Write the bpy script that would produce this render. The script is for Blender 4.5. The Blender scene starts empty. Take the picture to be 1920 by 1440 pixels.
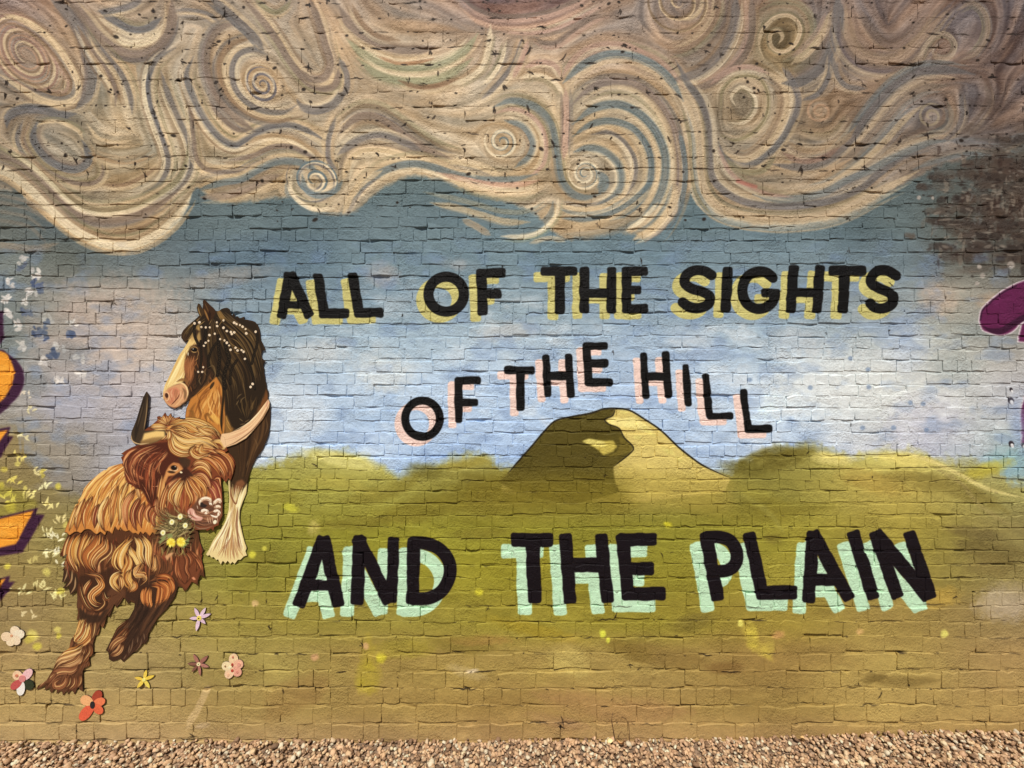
import bpy, math, random
import numpy as np
from mathutils import Vector, Euler

random.seed(7)
SC = bpy.context.scene
COL = SC.collection

# ------------------------------------------------------------------ camera, sky, sun, exposure
S = 0.0034            # metres of wall per unit of the image pixel grid (1 unit = 3.4 mm)
FOOT = 1385.0         # image pixel row of the wall foot
DIST = 2.80           # camera distance from the wall
def wx(px): return (px - 960.0) * S
def wz(py): return (FOOT - py) * S

cam_data = bpy.data.cameras.new('camera')
cam_data.sensor_width = 36.0
cam_data.lens = 36.0 * DIST / (1920.0 * S)
cam_data.clip_start = 0.05
cam_data.clip_end = 600.0
cam = bpy.data.objects.new('camera', cam_data)
cam.location = (0.0, -DIST, wz(720.0))
cam.rotation_euler = (math.radians(90), 0, 0)
COL.objects.link(cam)
SC.camera = cam

SUN_EL = math.radians(54.0)
SUN_POS = Vector((-0.10, -math.cos(SUN_EL), math.sin(SUN_EL))).normalized()
world = bpy.data.worlds.new('World')
SC.world = world
world.use_nodes = True
wn = world.node_tree.nodes
wn.clear()
wo = wn.new('ShaderNodeOutputWorld')
wb = wn.new('ShaderNodeBackground')
sky = wn.new('ShaderNodeTexSky')
sky.sky_type = 'NISHITA'
sky.sun_disc = False
sky.sun_elevation = SUN_EL
sky.sun_rotation = math.atan2(SUN_POS.x, SUN_POS.y)
wb.inputs['Strength'].default_value = 0.05
world.node_tree.links.new(sky.outputs[0], wb.inputs[0])
world.node_tree.links.new(wb.outputs[0], wo.inputs[0])

sun_data = bpy.data.lights.new('sun', 'SUN')
sun_data.energy = 5.0
sun_data.angle = math.radians(0.9)
sun_data.color = (1.0, 0.93, 0.84)
sun = bpy.data.objects.new('sun', sun_data)
sun.location = (-1.0, -6.0, 8.0)
sun.rotation_euler = (-SUN_POS).to_track_quat('-Z', 'Y').to_euler()
COL.objects.link(sun)

SC.view_settings.view_transform = 'Standard'
SC.view_settings.look = 'None'
SC.view_settings.exposure = -0.06
SC.view_settings.gamma = 1.0
SC.view_settings.use_curve_mapping = False
# brightness of a white matt wall under this light, per channel (turns wanted shades into paint colours)
LIT = np.array([1.0, 0.96, 0.92], np.float32)
# ------------------------------------------------------------------ a small paint box (brush strokes and fills on a numpy canvas)
RNG = np.random.default_rng(11)

def catmull(pts, step=3.0):
    p = np.asarray(pts, float)
    if len(p) < 3:
        n = max(2, int(np.hypot(*(p[-1] - p[0])) / step) + 1)
        t = np.linspace(0, 1, n)[:, None]
        return p[0] * (1 - t) + p[-1] * t
    q = np.vstack([2 * p[0] - p[1], p, 2 * p[-1] - p[-2]])
    out = []
    for i in range(1, len(q) - 2):
        n = max(2, int(np.hypot(*(q[i + 1] - q[i])) / step))
        t = np.linspace(0, 1, n, endpoint=False)[:, None]
        a, b, c, d = q[i - 1], q[i], q[i + 1], q[i + 2]
        out.append(0.5 * ((2 * b) + (-a + c) * t + (2 * a - 5 * b + 4 * c - d) * t ** 2 + (-a + 3 * b - 3 * c + d) * t ** 3))
    out.append(p[-1:])
    return np.vstack(out)

def resample(c, n):
    d = np.r_[0, np.cumsum(np.hypot(*np.diff(c, axis=0).T))]
    t = np.linspace(0, d[-1], n)
    return np.c_[np.interp(t, d, c[:, 0]), np.interp(t, d, c[:, 1])]

def offset_curve(c, off):
    g = np.gradient(c, axis=0)
    g /= np.maximum(np.hypot(g[:, 0], g[:, 1]), 1e-6)[:, None]
    return c + np.c_[-g[:, 1], g[:, 0]] * off

def value_noise(h, w, cell, rng, octaves=1, aniso=1.0):
    out = np.zeros((h, w), np.float32)
    amp, tot = 1.0, 0.0
    for o in range(octaves):
        cy, cx = max(cell, 1.0), max(cell * aniso, 1.0)
        gh, gw = int(h / cy) + 3, int(w / cx) + 3
        g = rng.random((gh, gw)).astype(np.float32)
        y = np.arange(h) / cy; x = np.arange(w) / cx
        iy = y.astype(int); ix = x.astype(int)
        fy = (y - iy).astype(np.float32); fx = (x - ix).astype(np.float32)
        fy = fy * fy * (3 - 2 * fy); fx = fx * fx * (3 - 2 * fx)
        r = g[:, ix] * (1 - fx) + g[:, ix + 1] * fx
        out += amp * (r[iy] * (1 - fy)[:, None] + r[iy + 1] * fy[:, None])
        tot += amp
        amp *= 0.5; cell *= 0.5
    return out / tot

def box_blur(m, r):
    r = int(round(r))
    if r < 1: return m
    for ax in (0, 1):
        p = np.pad(m, [(r + 1, r) if a == ax else (0, 0) for a in (0, 1)], mode='edge')
        c = np.cumsum(p, axis=ax, dtype=np.float64)
        if ax == 0: m = (c[2 * r + 1:] - c[:-2 * r - 1]) / (2 * r + 1)
        else: m = (c[:, 2 * r + 1:] - c[:, :-2 * r - 1]) / (2 * r + 1)
    return m.astype(np.float32)

class Canvas:
    def __init__(self, x0, y0, x1, y1, k, base=(128, 128, 128)):
        self.x0, self.y0, self.k = x0, y0, k
        self.w, self.h = int((x1 - x0) * k), int((y1 - y0) * k)
        self.x1, self.y1 = x0 + self.w / k, y0 + self.h / k
        self.a = np.empty((self.h, self.w, 3), np.float32)
        self.a[:] = base
        self.grain = value_noise(self.h, self.w, 7 * k, RNG, 3)
        self.wave = value_noise(self.h, self.w, 16 * k, RNG, 2)
    def _blend(self, ix0, iy0, m, col, alpha, rough):
        h, w = m.shape
        sl = (slice(iy0, iy0 + h), slice(ix0, ix0 + w))
        if rough > 0:
            m = np.clip(m * (1 + rough) - rough * (1.6 * self.grain[sl]), 0, 1)
        m = (m * alpha)[..., None]
        self.a[sl] += (np.asarray(col, np.float32) - self.a[sl]) * m
    def stroke(self, pts, w, col, alpha=1.0, soft=2.0, taper=(0.0, 0.0), rough=0.0, smooth=True, step=3.0):
        k = self.k
        c = catmull(pts, step) if smooth else np.asarray(pts, float)
        c = (c - (self.x0, self.y0)) * k
        n = len(c)
        d = np.r_[0, np.cumsum(np.hypot(*np.diff(c, axis=0).T))]
        t = d / max(d[-1], 1e-6)
        ww = np.full(n, w * k / 2.0)
        if taper[0] > 0: ww *= np.clip(t / taper[0], 0.06, 1) ** 0.7
        if taper[1] > 0: ww *= np.clip((1 - t) / taper[1], 0.06, 1) ** 0.7
        sf = max(soft * k, 0.7)
        pad = w * k / 2 + sf + 2
        bx0 = max(int(c[:, 0].min() - pad), 0); bx1 = min(int(c[:, 0].max() + pad) + 1, self.w)
        by0 = max(int(c[:, 1].min() - pad), 0); by1 = min(int(c[:, 1].max() + pad) + 1, self.h)
        if bx1 <= bx0 or by1 <= by0: return
        m = np.zeros((by1 - by0, bx1 - bx0), np.float32)
        ch = 6
        for i in range(0, n - 1, ch):
            j = min(i + ch, n - 1)
            s = c[i:j + 1]; sw = ww[i:j + 1]
            x0 = max(int(s[:, 0].min() - pad), bx0); x1 = min(int(s[:, 0].max() + pad) + 1, bx1)
            y0 = max(int(s[:, 1].min() - pad), by0); y1 = min(int(s[:, 1].max() + pad) + 1, by1)
            if x1 <= x0 or y1 <= y0: continue
            X = (np.arange(x0, x1) + 0.5).astype(np.float32)[None, :]
            Y = (np.arange(y0, y1) + 0.5).astype(np.float32)[:, None]
            best = np.full((y1 - y0, x1 - x0), -1e9, np.float32)
            for a in range(len(s) - 1):
                ax, ay = s[a]; ex, ey = s[a + 1] - s[a]
                L = ex * ex + ey * ey + 1e-9
                u = np.clip(((X - ax) * ex + (Y - ay) * ey) / L, 0, 1)
                dd = np.sqrt((X - ax - u * ex) ** 2 + (Y - ay - u * ey) ** 2)
                best = np.maximum(best, sw[a] + (sw[a + 1] - sw[a]) * u - dd)
            cov = np.clip(best / sf + 0.5, 0, 1)
            cov = cov * cov * (3 - 2 * cov)
            v = m[y0 - by0:y1 - by0, x0 - bx0:x1 - bx0]
            np.maximum(v, cov, out=v)
        self._blend(bx0, by0, m, col, alpha, rough)
    def bar(self, p0, p1, w, col, r=4.0, ext=0.0, alpha=1.0, soft=1.5, rough=0.0):
        # a straight brush bar with squarish, slightly rounded ends
        k = self.k
        p0 = (np.asarray(p0, float) - (self.x0, self.y0)) * k; p1 = (np.asarray(p1, float) - (self.x0, self.y0)) * k
        e = p1 - p0; L = np.hypot(*e); e = e / L
        mid = (p0 + p1) / 2; hl = L / 2 + ext * k; hw = w * k / 2; rr = min(r * k, hw)
        pad = hl + hw + 4
        x0 = max(int(mid[0] - pad), 0); x1 = min(int(mid[0] + pad), self.w); y0 = max(int(mid[1] - pad), 0); y1 = min(int(mid[1] + pad), self.h)
        if x1 <= x0 or y1 <= y0: return
        X = np.arange(x0, x1)[None, :] + 0.5 - mid[0]; Y = np.arange(y0, y1)[:, None] + 0.5 - mid[1]
        wob = (self.wave[y0:y1, x0:x1] - 0.5) * 3.0 * k
        qx = np.abs(X * e[0] + Y * e[1]) - hl + rr; qy = np.abs(-X * e[1] + Y * e[0]) - hw + rr
        d = np.hypot(np.maximum(qx, 0), np.maximum(qy, 0)) + np.minimum(np.maximum(qx, qy), 0) - rr + wob
        m = np.clip(0.5 - d / max(soft * k, 0.7), 0, 1).astype(np.float32)
        self._blend(x0, y0, m, col, alpha, rough)
    def poly(self, pts, col, alpha=1.0, soft=1.0, rough=0.0, smooth=False):
        k = self.k
        p = np.asarray(pts, float)
        if smooth: p = catmull(np.vstack([p, p[:1]]), 3.0)[:-1]
        p = (p - (self.x0, self.y0)) * k
        pad = int(soft * k * 2 + 3)
        x0 = max(int(p[:, 0].min()) - pad, 0); x1 = min(int(p[:, 0].max()) + pad + 1, self.w)
        y0 = max(int(p[:, 1].min()) - pad, 0); y1 = min(int(p[:, 1].max()) + pad + 1, self.h)
        if x1 <= x0 or y1 <= y0: return
        ss = 2
        H, W = (y1 - y0) * ss, (x1 - x0) * ss
        flip = np.zeros((H, W + 1), np.int8)
        ys = y0 + (np.arange(H) + 0.5) / ss
        q = np.roll(p, -1, axis=0)
        for (ax, ay), (bx, by) in zip(p, q):
            if ay == by: continue
            lo, hi = (ay, by) if ay < by else (by, ay)
            r = np.nonzero((ys >= lo) & (ys < hi))[0]
            if not len(r): continue
            xi = ax + (ys[r] - ay) * (bx - ax) / (by - ay)
            ci = np.clip(np.ceil((xi - x0) * ss - 0.5), 0, W).astype(int)
            np.add.at(flip, (r, ci), 1)
        m = (np.cumsum(flip[:, :W], axis=1) & 1).astype(np.float32)
        m = m.reshape(y1 - y0, ss, x1 - x0, ss).mean((1, 3))
        if soft > 0.6:
            m = box_blur(box_blur(m, soft * k / 2), soft * k / 2)
        self._blend(x0, y0, m, col, alpha, rough)
    def blob(self, x, y, rx, ry, col, alpha=1.0, soft=0.6, rot=0.0, rough=0.0):
        k = self.k
        R = max(rx, ry) * (1 + soft) * k + 2
        cx, cy = (x - self.x0) * k, (y - self.y0) * k
        x0 = max(int(cx - R), 0); x1 = min(int(cx + R) + 1, self.w); y0 = max(int(cy - R), 0); y1 = min(int(cy + R) + 1, self.h)
        if x1 <= x0 or y1 <= y0: return
        X = (np.arange(x0, x1)[None, :] + 0.5 - cx) / k; Y = (np.arange(y0, y1)[:, None] + 0.5 - cy) / k
        ca, sa = math.cos(rot), math.sin(rot)
        d = np.hypot((X * ca + Y * sa) / rx, (-X * sa + Y * ca) / ry)
        m = np.clip((1 + soft - d) / max(2 * soft, 0.05), 0, 1)
        m = (m * m * (3 - 2 * m)).astype(np.float32)
        self._blend(x0, y0, m, col, alpha, rough)
    def bundle(self, A, B, n, cols, w, alpha=1.0, soft=1.2, jit=1.5, taper=(0.25, 0.35), shuffle=True, rough=0.0, cut=0.25):
        # n strokes lying between two guide curves, like combed hair or a combed cloud
        a = resample(catmull(A, 3), 24); b = resample(catmull(B, 3), 24)
        order = list(range(n))
        if shuffle: random.shuffle(order)
        for i in order:
            t = (i + 0.5) / n
            c = a * (1 - t) + b * t
            c = c + np.array([math.sin(0.9 * i + 0.5 * q) for q in range(24)])[:, None] * np.array([jit, jit * 0.5]) * 0.5
            s0 = int(random.uniform(0, cut) * 24); s1 = 24 - int(random.uniform(0, cut) * 24)
            c = c[min(s0, 10):max(s1, 14)]
            ww = w * random.uniform(0.55, 1.3)
            self.stroke(c[::3] if len(c) > 9 else c, ww, random.choice(cols), alpha * random.uniform(0.75, 1), soft, taper, rough)
    def flow(self, pts, w, col, side=None, alpha=0.85, soft=5.0, taper=(0.18, 0.18), rough=0.35):
        # one brush stroke of the cloud swirls with lighter and darker companions beside it
        c = catmull(pts, 4)
        self.stroke(c[::2] if len(c) > 8 else c, w, col, alpha, soft, taper, rough)
        nb = int(w / 2.6)
        for i in range(nb):
            o = offset_curve(c, ((i + .5) / nb - .5) * w * .95 + random.uniform(-.8, .8))
            n = len(o); i0 = int(n * random.uniform(0, .45)); i1 = n - int(n * random.uniform(0, .45))
            if i1 - i0 < 6: continue
            tint = np.clip(np.asarray(col, float) + random.choice([-16, -9, 12, 22, 30]) + np.array([random.uniform(-4, 8), 0, random.uniform(-6, 4)]), 0, 255)
            self.stroke(o[i0:i1:2], random.uniform(1.3, 2.6), tint, .6 * alpha, 1.8, (.3, .3), rough)
        for off, sw, sc, sa in side or ():
            o = offset_curve(c, off)
            n = len(o); i0 = int(n * random.uniform(0, .08)); i1 = n - int(n * random.uniform(0, .08))
            self.stroke(o[i0:i1:2], sw, sc, sa * alpha, soft * 0.7, taper, rough)
            for k in range(2):
                o2 = offset_curve(c, off + random.uniform(-.5, .5) * sw * 1.4)
                j0 = int(n * random.uniform(0, .4)); j1 = n - int(n * random.uniform(0, .4))
                if j1 - j0 > 6: self.stroke(o2[j0:j1:2], random.uniform(1.2, 2.2), np.clip(np.asarray(sc, float) + random.choice([-22, -12, 14, 22]), 0, 255), .55 * alpha, 1.5, (.3, .3), rough)
    def spiral(self, x, y, r0, r1, turns, a0, w, col, sq=1.0, rot=0.0, alpha=0.9, soft=3.0, cw=1, taper=(0.1, 0.25), rough=0.3):
        n = int(turns * 16) + 2
        t = np.linspace(0, 1, n)
        r = r0 + (r1 - r0) * t
        a = a0 + cw * t * turns * 2 * math.pi
        X = r * np.cos(a); Y = r * np.sin(a) * sq
        ca, sa = math.cos(rot), math.sin(rot)
        self.stroke(np.c_[x + X * ca - Y * sa, y + X * sa + Y * ca], w, col, alpha, soft, taper, rough)
    def to_image(self, name):
        lin = np.clip(self.a / 255.0, 0, 1)
        lin = np.where(lin <= 0.04045, lin / 12.92, ((lin + 0.055) / 1.055) ** 2.4)
        alb = np.clip(lin / LIT, 0.004, 0.86)
        enc = np.where(alb <= 0.0031308, alb * 12.92, 1.055 * alb ** (1 / 2.4) - 0.055)
        img = bpy.data.images.new(name, self.w, self.h, alpha=False)
        buf = np.ones((self.h, self.w, 4), np.float32)
        buf[..., :3] = enc[::-1]
        img.pixels.foreach_set(buf.ravel())
        img.update()
        return img
# ------------------------------------------------------------------ brick layout (image pixels, y down)
LR = random.Random(21)
def course_height(y):
    if y > 1000: return 23.0 + 10.0 * min(1, max(0, (y - 1030) / 260.0))
    if y < 330: return 22.0 + 8.0 * min(1, max(0, (330 - y) / 260.0))
    return 22.3
BRICKS = []   # (cx, cy, w, h, course)
HEADS = []    # head joints (x, y, h)
BEDS = []     # bed joints y
X_L, X_R, Y_T, Y_B = -440, 2360, -440, 1420
_y, _c = float(Y_B), 0
while _y > Y_T:
    h = course_height(_y) * LR.uniform(0.96, 1.04)
    hp = 0.85 if _c % 6 == 3 and LR.random() < .7 else LR.choice([.04, .08, .15, .3])
    bw = 55.0 + (h - 22.0) * 1.1
    x = X_L - LR.uniform(0, bw)
    while x < X_R:
        hd = LR.random() < hp
        w = (bw * 0.47 if hd else bw) * LR.uniform(0.88, 1.12)
        BRICKS.append((x + w / 2, _y - h / 2, w, h, _c))
        HEADS.append((x + w, _y - h / 2, h))
        x += w
    BEDS.append(_y)
    _y -= h; _c += 1
# ------------------------------------------------------------------ the mural: paint on the brick wall
MX0, MY0, MX1, MY1 = -420, -400, 2340, 1420
mural = Canvas(MX0, MY0, MX1, MY1, 1.0)

def grid_fill(xs, ys, rows):
    g = np.array([[[float(v) for v in c.split(',')] for c in r.split('|')] for r in rows])
    X = np.clip(np.arange(mural.w) + MX0, xs[0], xs[-1]); Y = np.clip(np.arange(mural.h) + MY0, ys[0], ys[-1])
    ix = np.clip(np.searchsorted(xs, X, side='right') - 1, 0, len(xs) - 2); iy = np.clip(np.searchsorted(ys, Y, side='right') - 1, 0, len(ys) - 2)
    xs = np.asarray(xs, float); ys = np.asarray(ys, float)
    fx = (X - xs[ix]) / (xs[ix + 1] - xs[ix]); fy = (Y - ys[iy]) / (ys[iy + 1] - ys[iy])
    fx = (fx * fx * (3 - 2 * fx))[None, :, None]; fy = (fy * fy * (3 - 2 * fy))[:, None, None]
    r = g[:, ix] * (1 - fx) + g[:, ix + 1] * fx
    return (r[iy] * (1 - fy) + r[iy + 1] * fy).astype(np.float32)

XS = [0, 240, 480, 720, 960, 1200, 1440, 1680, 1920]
clouds = grid_fill(XS, [0, 90, 190, 300, 420], [  # darker top and sides: uneven lighting on the wall is baked into these colours
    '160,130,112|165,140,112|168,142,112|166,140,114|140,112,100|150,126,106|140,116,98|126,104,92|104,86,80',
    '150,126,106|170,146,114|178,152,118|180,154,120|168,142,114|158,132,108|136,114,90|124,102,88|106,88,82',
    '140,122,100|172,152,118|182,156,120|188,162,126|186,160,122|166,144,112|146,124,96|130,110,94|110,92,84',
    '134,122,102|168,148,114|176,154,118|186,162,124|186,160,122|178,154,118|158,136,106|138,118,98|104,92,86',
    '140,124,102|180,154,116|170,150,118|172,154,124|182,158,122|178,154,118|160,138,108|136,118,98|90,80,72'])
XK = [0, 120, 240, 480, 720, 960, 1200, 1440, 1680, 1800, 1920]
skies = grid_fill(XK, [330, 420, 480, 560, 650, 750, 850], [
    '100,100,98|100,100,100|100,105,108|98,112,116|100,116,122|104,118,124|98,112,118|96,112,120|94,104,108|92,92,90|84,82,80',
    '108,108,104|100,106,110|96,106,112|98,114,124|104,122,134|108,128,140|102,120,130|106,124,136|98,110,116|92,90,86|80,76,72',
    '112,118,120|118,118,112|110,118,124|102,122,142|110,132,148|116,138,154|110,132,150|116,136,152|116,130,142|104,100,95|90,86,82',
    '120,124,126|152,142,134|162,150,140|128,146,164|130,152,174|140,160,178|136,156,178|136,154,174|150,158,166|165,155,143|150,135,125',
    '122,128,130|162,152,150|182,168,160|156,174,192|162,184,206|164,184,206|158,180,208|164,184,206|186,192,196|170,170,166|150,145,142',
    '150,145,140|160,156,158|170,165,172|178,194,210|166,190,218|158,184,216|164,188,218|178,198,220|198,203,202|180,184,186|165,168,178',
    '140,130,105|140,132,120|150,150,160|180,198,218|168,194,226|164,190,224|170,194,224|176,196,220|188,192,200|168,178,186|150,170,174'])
fields = grid_fill(XS, [840, 920, 1000, 1080, 1160, 1240, 1320, 1390], [
    '135,115,70|140,125,80|160,150,75|190,180,98|150,140,70|150,140,70|130,118,50|192,180,95|150,150,110',
    '135,115,65|135,118,70|150,140,55|150,138,56|126,113,40|140,126,52|132,119,46|174,152,70|150,138,75',
    '135,112,62|138,118,62|138,124,42|138,125,36|131,117,32|134,120,36|138,122,38|150,128,50|128,108,58',
    '140,112,62|138,116,62|140,124,45|140,124,36|142,124,34|140,122,36|142,122,40|150,126,53|135,112,62',
    '146,118,72|146,120,66|148,126,54|142,122,48|144,124,42|142,122,40|146,120,46|158,128,64|140,112,68',
    '152,118,76|150,120,76|150,124,66|144,112,58|150,118,62|150,118,64|142,106,56|160,128,70|148,112,70',
    '158,122,82|158,122,82|150,116,70|148,112,66|142,104,60|150,112,68|148,112,64|158,122,74|152,114,72',
    '165,128,92|168,130,95|160,122,86|155,116,80|155,114,78|160,118,82|150,110,74|155,115,74|150,110,73'])

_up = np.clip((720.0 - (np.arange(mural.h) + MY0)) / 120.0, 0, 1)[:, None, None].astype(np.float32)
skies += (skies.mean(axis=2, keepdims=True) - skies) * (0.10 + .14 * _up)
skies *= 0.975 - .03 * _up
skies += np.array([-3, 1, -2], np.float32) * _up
_sy = np.exp(-((np.arange(mural.h) + MY0 - 740.0) / 120.0) ** 2)[:, None, None].astype(np.float32)
skies += np.array([17, 15, 10], np.float32) * _sy
clouds += (clouds.mean(axis=2, keepdims=True) - clouds) * 0.20
clouds *= 0.99
_fy = np.clip(((np.arange(mural.h) + MY0) - 1130.0) / 180.0, 0, 1)[:, None, None].astype(np.float32)
fields += np.array([4, 6, 17], np.float32) * (1 - _fy) + np.array([-5, 2, -1], np.float32) * _fy
fields += np.array([0, 1, -2], np.float32)
fields += np.array([14, 17, 14], np.float32) * np.clip(((np.arange(mural.h) + MY0) - 1140.0) / 130.0, 0, 1)[:, None, None].astype(np.float32)
fields += np.array([-5, 1, -3], np.float32) * np.exp(-((np.arange(mural.h) + MY0 - 1060.0) / 130.0) ** 2)[:, None, None].astype(np.float32)

def below_mask(line, soft):
    X = np.arange(mural.w) + MX0; Y = (np.arange(mural.h) + MY0)[:, None]
    c = catmull(line, 4)
    o = np.argsort(c[:, 0], kind='stable')
    yy = np.interp(X, c[o, 0], c[o, 1])[None, :]
    n = (mural.grain - 0.5) * soft * .8 + (mural.wave - .5) * soft * .8
    return np.clip((Y - yy + n) / soft + 0.5, 0, 1)[..., None]

cloud_edge = [(-440, 330), (0, 353), (50, 385), (110, 425), (160, 455), (210, 468), (255, 465), (295, 447), (330, 412), (350, 384), (366, 354),
              (378, 358), (400, 372), (440, 380), (500, 372), (545, 372), (590, 398), (640, 402), (673, 392), (705, 360), (748, 338), (800, 332), (850, 345),
              (905, 366), (960, 382), (1000, 400), (1045, 440), (1090, 446), (1180, 436), (1212, 448), (1262, 408), (1280, 372), (1300, 350), (1312, 360), (1325, 382),
              (1350, 402), (1400, 417), (1460, 420), (1530, 414), (1600, 397), (1660, 364), (1720, 332), (1770, 306), (1800, 300), (1920, 262), (2360, 230)]
hill_edge = [(-440, 800), (0, 800), (40, 850), (90, 905), (130, 925), (170, 930), (300, 900), (420, 880), (480, 876), (520, 864), (570, 850), (630, 848), (680, 856), (720, 876), (748, 892), (790, 880), (830, 864),
             (880, 852), (925, 862), (965, 878), (1340, 884), (1380, 868), (1430, 848), (1487, 836), (1545, 840), (1590, 856), (1640, 848), (1700, 846), (1760, 858), (1830, 866), (1880, 884), (1920, 905), (2360, 960)]
m1 = below_mask(cloud_edge, 9.0)
m2 = below_mask(hill_edge, 20.0)
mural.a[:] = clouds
# mottled spray before the details
for cell, amp in ((160, 20), (46, 9)):
    mural.a += ((value_noise(mural.h, mural.w, cell, RNG, 2) - 0.5) * amp)[..., None]
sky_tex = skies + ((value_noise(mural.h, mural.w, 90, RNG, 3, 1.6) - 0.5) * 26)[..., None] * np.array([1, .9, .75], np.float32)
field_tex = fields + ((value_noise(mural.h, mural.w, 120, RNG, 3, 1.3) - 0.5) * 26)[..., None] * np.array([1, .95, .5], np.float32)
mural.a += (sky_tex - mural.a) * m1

# ---- cloud swirls (each row: brush path, width, colour, companions)
GR, DK, PU, BR = (106, 101, 98), (92, 92, 94), (118, 102, 90), (126, 102, 78)
CR, LC, TN, OL = (208, 184, 146), (228, 210, 176), (158, 132, 100), (132, 124, 94)
SB, GN, PK = (100, 112, 114), (146, 146, 114), (178, 146, 128)
def z(ox, oy, *pts): return [(ox + a / 3.0, oy + b / 3.0) for a, b in pts]
LIGHT = ((7, 5, CR, .7), (-8, 5, TN, .6))
RICH = ((7, 6, LC, .75), (13, 4, BR, .5), (-7, 5, CR, .6), (-13, 5, OL, .5))
def dull(c, o, pts):
    if o < 2: return c
    x = sum(p[0] for p in pts) / len(pts)
    t = .14 + .30 * min(1, max(0, x / 1700.0))
    return tuple(v * (1 - t) + g * t for v, g in zip(c, (108, 98, 90)))
QUEUE, PATHS = [], []
def F(o, pts, w, col, side=LIGHT, alpha=.85, soft=6.5, **kw):
    p = z(o * 640, 0, *pts)
    PATHS.append(catmull(p, 14))
    QUEUE.append(lambda: mural.flow(p, w * 1.22, dull(col, o, pts), [(a * 1.15, b * 1.35, dull(c, o, pts), q * .85) for a, b, c, q in side], alpha=alpha * .86, soft=soft, **kw))
def SPIRAL(x, y, r0, r1, turns, a0, w, col, sq=1.0, rot=0.0, *rest):
    t = np.linspace(0, 1, int(turns * 10)); r = r0 + (r1 - r0) * t; a = a0 + t * turns * 2 * math.pi
    X, Y = r * np.cos(a), r * np.sin(a) * sq
    PATHS.append(np.c_[x + X * math.cos(rot) - Y * math.sin(rot), y + X * math.sin(rot) + Y * math.cos(rot)])
    QUEUE.append(lambda: mural.spiral(x, y, r0, r1, turns, a0, w, col, sq, rot, *rest))

# left third
for r0, r1, col, w in ((10, 92, BR, 5), (16, 98, CR, 6), (4, 84, (176, 140, 112), 4), (22, 104, (140, 108, 92), 5)):
    SPIRAL(50, 104, r0, r1, 3.0, 0.6, w, col, 0.62, 0.85, .75, 3.5)
F(0, [(0, 75), (120, 110), (260, 200), (370, 330), (440, 470), (430, 555), (340, 585), (230, 560), (110, 490), (0, 420)], 14, CR, ((8, 6, GR, .7), (-9, 6, BR, .7)))
F(0, [(0, 130), (110, 150), (240, 240), (340, 360), (400, 470), (370, 530), (270, 520), (150, 450)], 6, BR, ((5, 4, PK, .6),))
F(0, [(290, 0), (400, 90), (470, 200), (500, 320), (520, 430), (490, 540), (420, 620)], 22, GR, ((10, 6, PU, .7), (-12, 6, CR, .6)))
F(0, [(380, 0), (470, 100), (560, 210), (660, 285), (770, 310), (880, 275), (950, 190), (970, 90), (965, 0)], 22, PU, ((10, 6, GR, .7), (-11, 6, CR, .8), (-18, 4, BR, .5)))
F(0, [(560, 60), (640, 115), (740, 165), (830, 160), (910, 100)], 13, DK, ((-9, 6, OL, .5), (10, 8, LC, .8)))
F(0, [(550, 65), (640, 62), (730, 40), (810, -10)], 11, GR, ((7, 5, CR, .6),))
F(0, [(640, 190), (700, 235), (770, 245), (860, 220), (920, 150)], 12, LC, ())
F(0, [(990, 60), (1080, 60), (1170, 80), (1240, 130)], 6, GR, ((5, 4, CR, .6), (11, 4, GR, .6)))
F(0, [(440, 150), (500, 260), (570, 380), (640, 470), (690, 600)], 9, BR, RICH)
F(0, [(520, 230), (620, 340), (690, 430), (735, 550), (745, 640)], 10, GR, RICH)
F(0, [(470, 200), (540, 310), (600, 390), (650, 500), (650, 600)], 7, PU, LIGHT)
F(0, [(990, 270), (890, 330), (840, 420), (840, 560), (880, 700), (930, 830), (945, 930), (900, 1030), (800, 1090)], 9, GR, RICH)
F(0, [(870, 380), (830, 470), (850, 600), (900, 730), (940, 850)], 5, DK, ((6, 5, LC, .8),))
F(0, [(905, 400), (950, 540), (1010, 680), (1060, 790), (1080, 900), (1050, 1000), (970, 1080), (830, 1160)], 11, GR, RICH)
F(0, [(1020, 420), (1070, 600), (1090, 780), (1110, 900), (1180, 960), (1330, 960), (1430, 900)], 8, PU, LIGHT)
F(0, [(1090, 320), (1050, 420), (1080, 530), (1130, 640), (1200, 740), (1270, 800), (1340, 815), (1440, 750), (1540, 712), (1640, 708), (1740, 740), (1840, 800)], 13, DK, RICH)
F(0, [(1180, 560), (1240, 650), (1340, 730), (1440, 720)], 9, PU, LIGHT)
F(0, [(1340, 130), (1220, 170), (1160, 290), (1170, 430), (1230, 560), (1330, 660), (1440, 745)], 15, PU, ((9, 7, GR, .7), (-10, 6, BR, .6), (-18, 6, CR, .6)))
F(0, [(1430, 210), (1300, 255), (1235, 350), (1245, 470), (1310, 570), (1420, 650), (1560, 680), (1700, 655)], 11, BR, ((8, 6, GR, .8), (-8, 6, CR, .7), (-14, 4, TN, .6)))
F(0, [(1510, 310), (1420, 280), (1340, 310), (1305, 390), (1320, 490), (1380, 570), (1480, 625), (1600, 630), (1680, 585)], 10, GR, ((8, 7, CR, .8), (-8, 6, LC, .7)))
SPIRAL(493, 160, 2, 38, 2.6, 0.5, 5.5, (104, 98, 100), 0.8, 0.9, .95, 2.0)
SPIRAL(491, 155, 6, 40, 2.2, 3.6, 4.0, LC, 0.8, 0.9, .6, 2.0)
F(0, [(1180, -10), (1300, 85), (1420, 195), (1490, 295)], 15, GR, ((8, 6, DK, .7), (-9, 6, CR, .7)))
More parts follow.
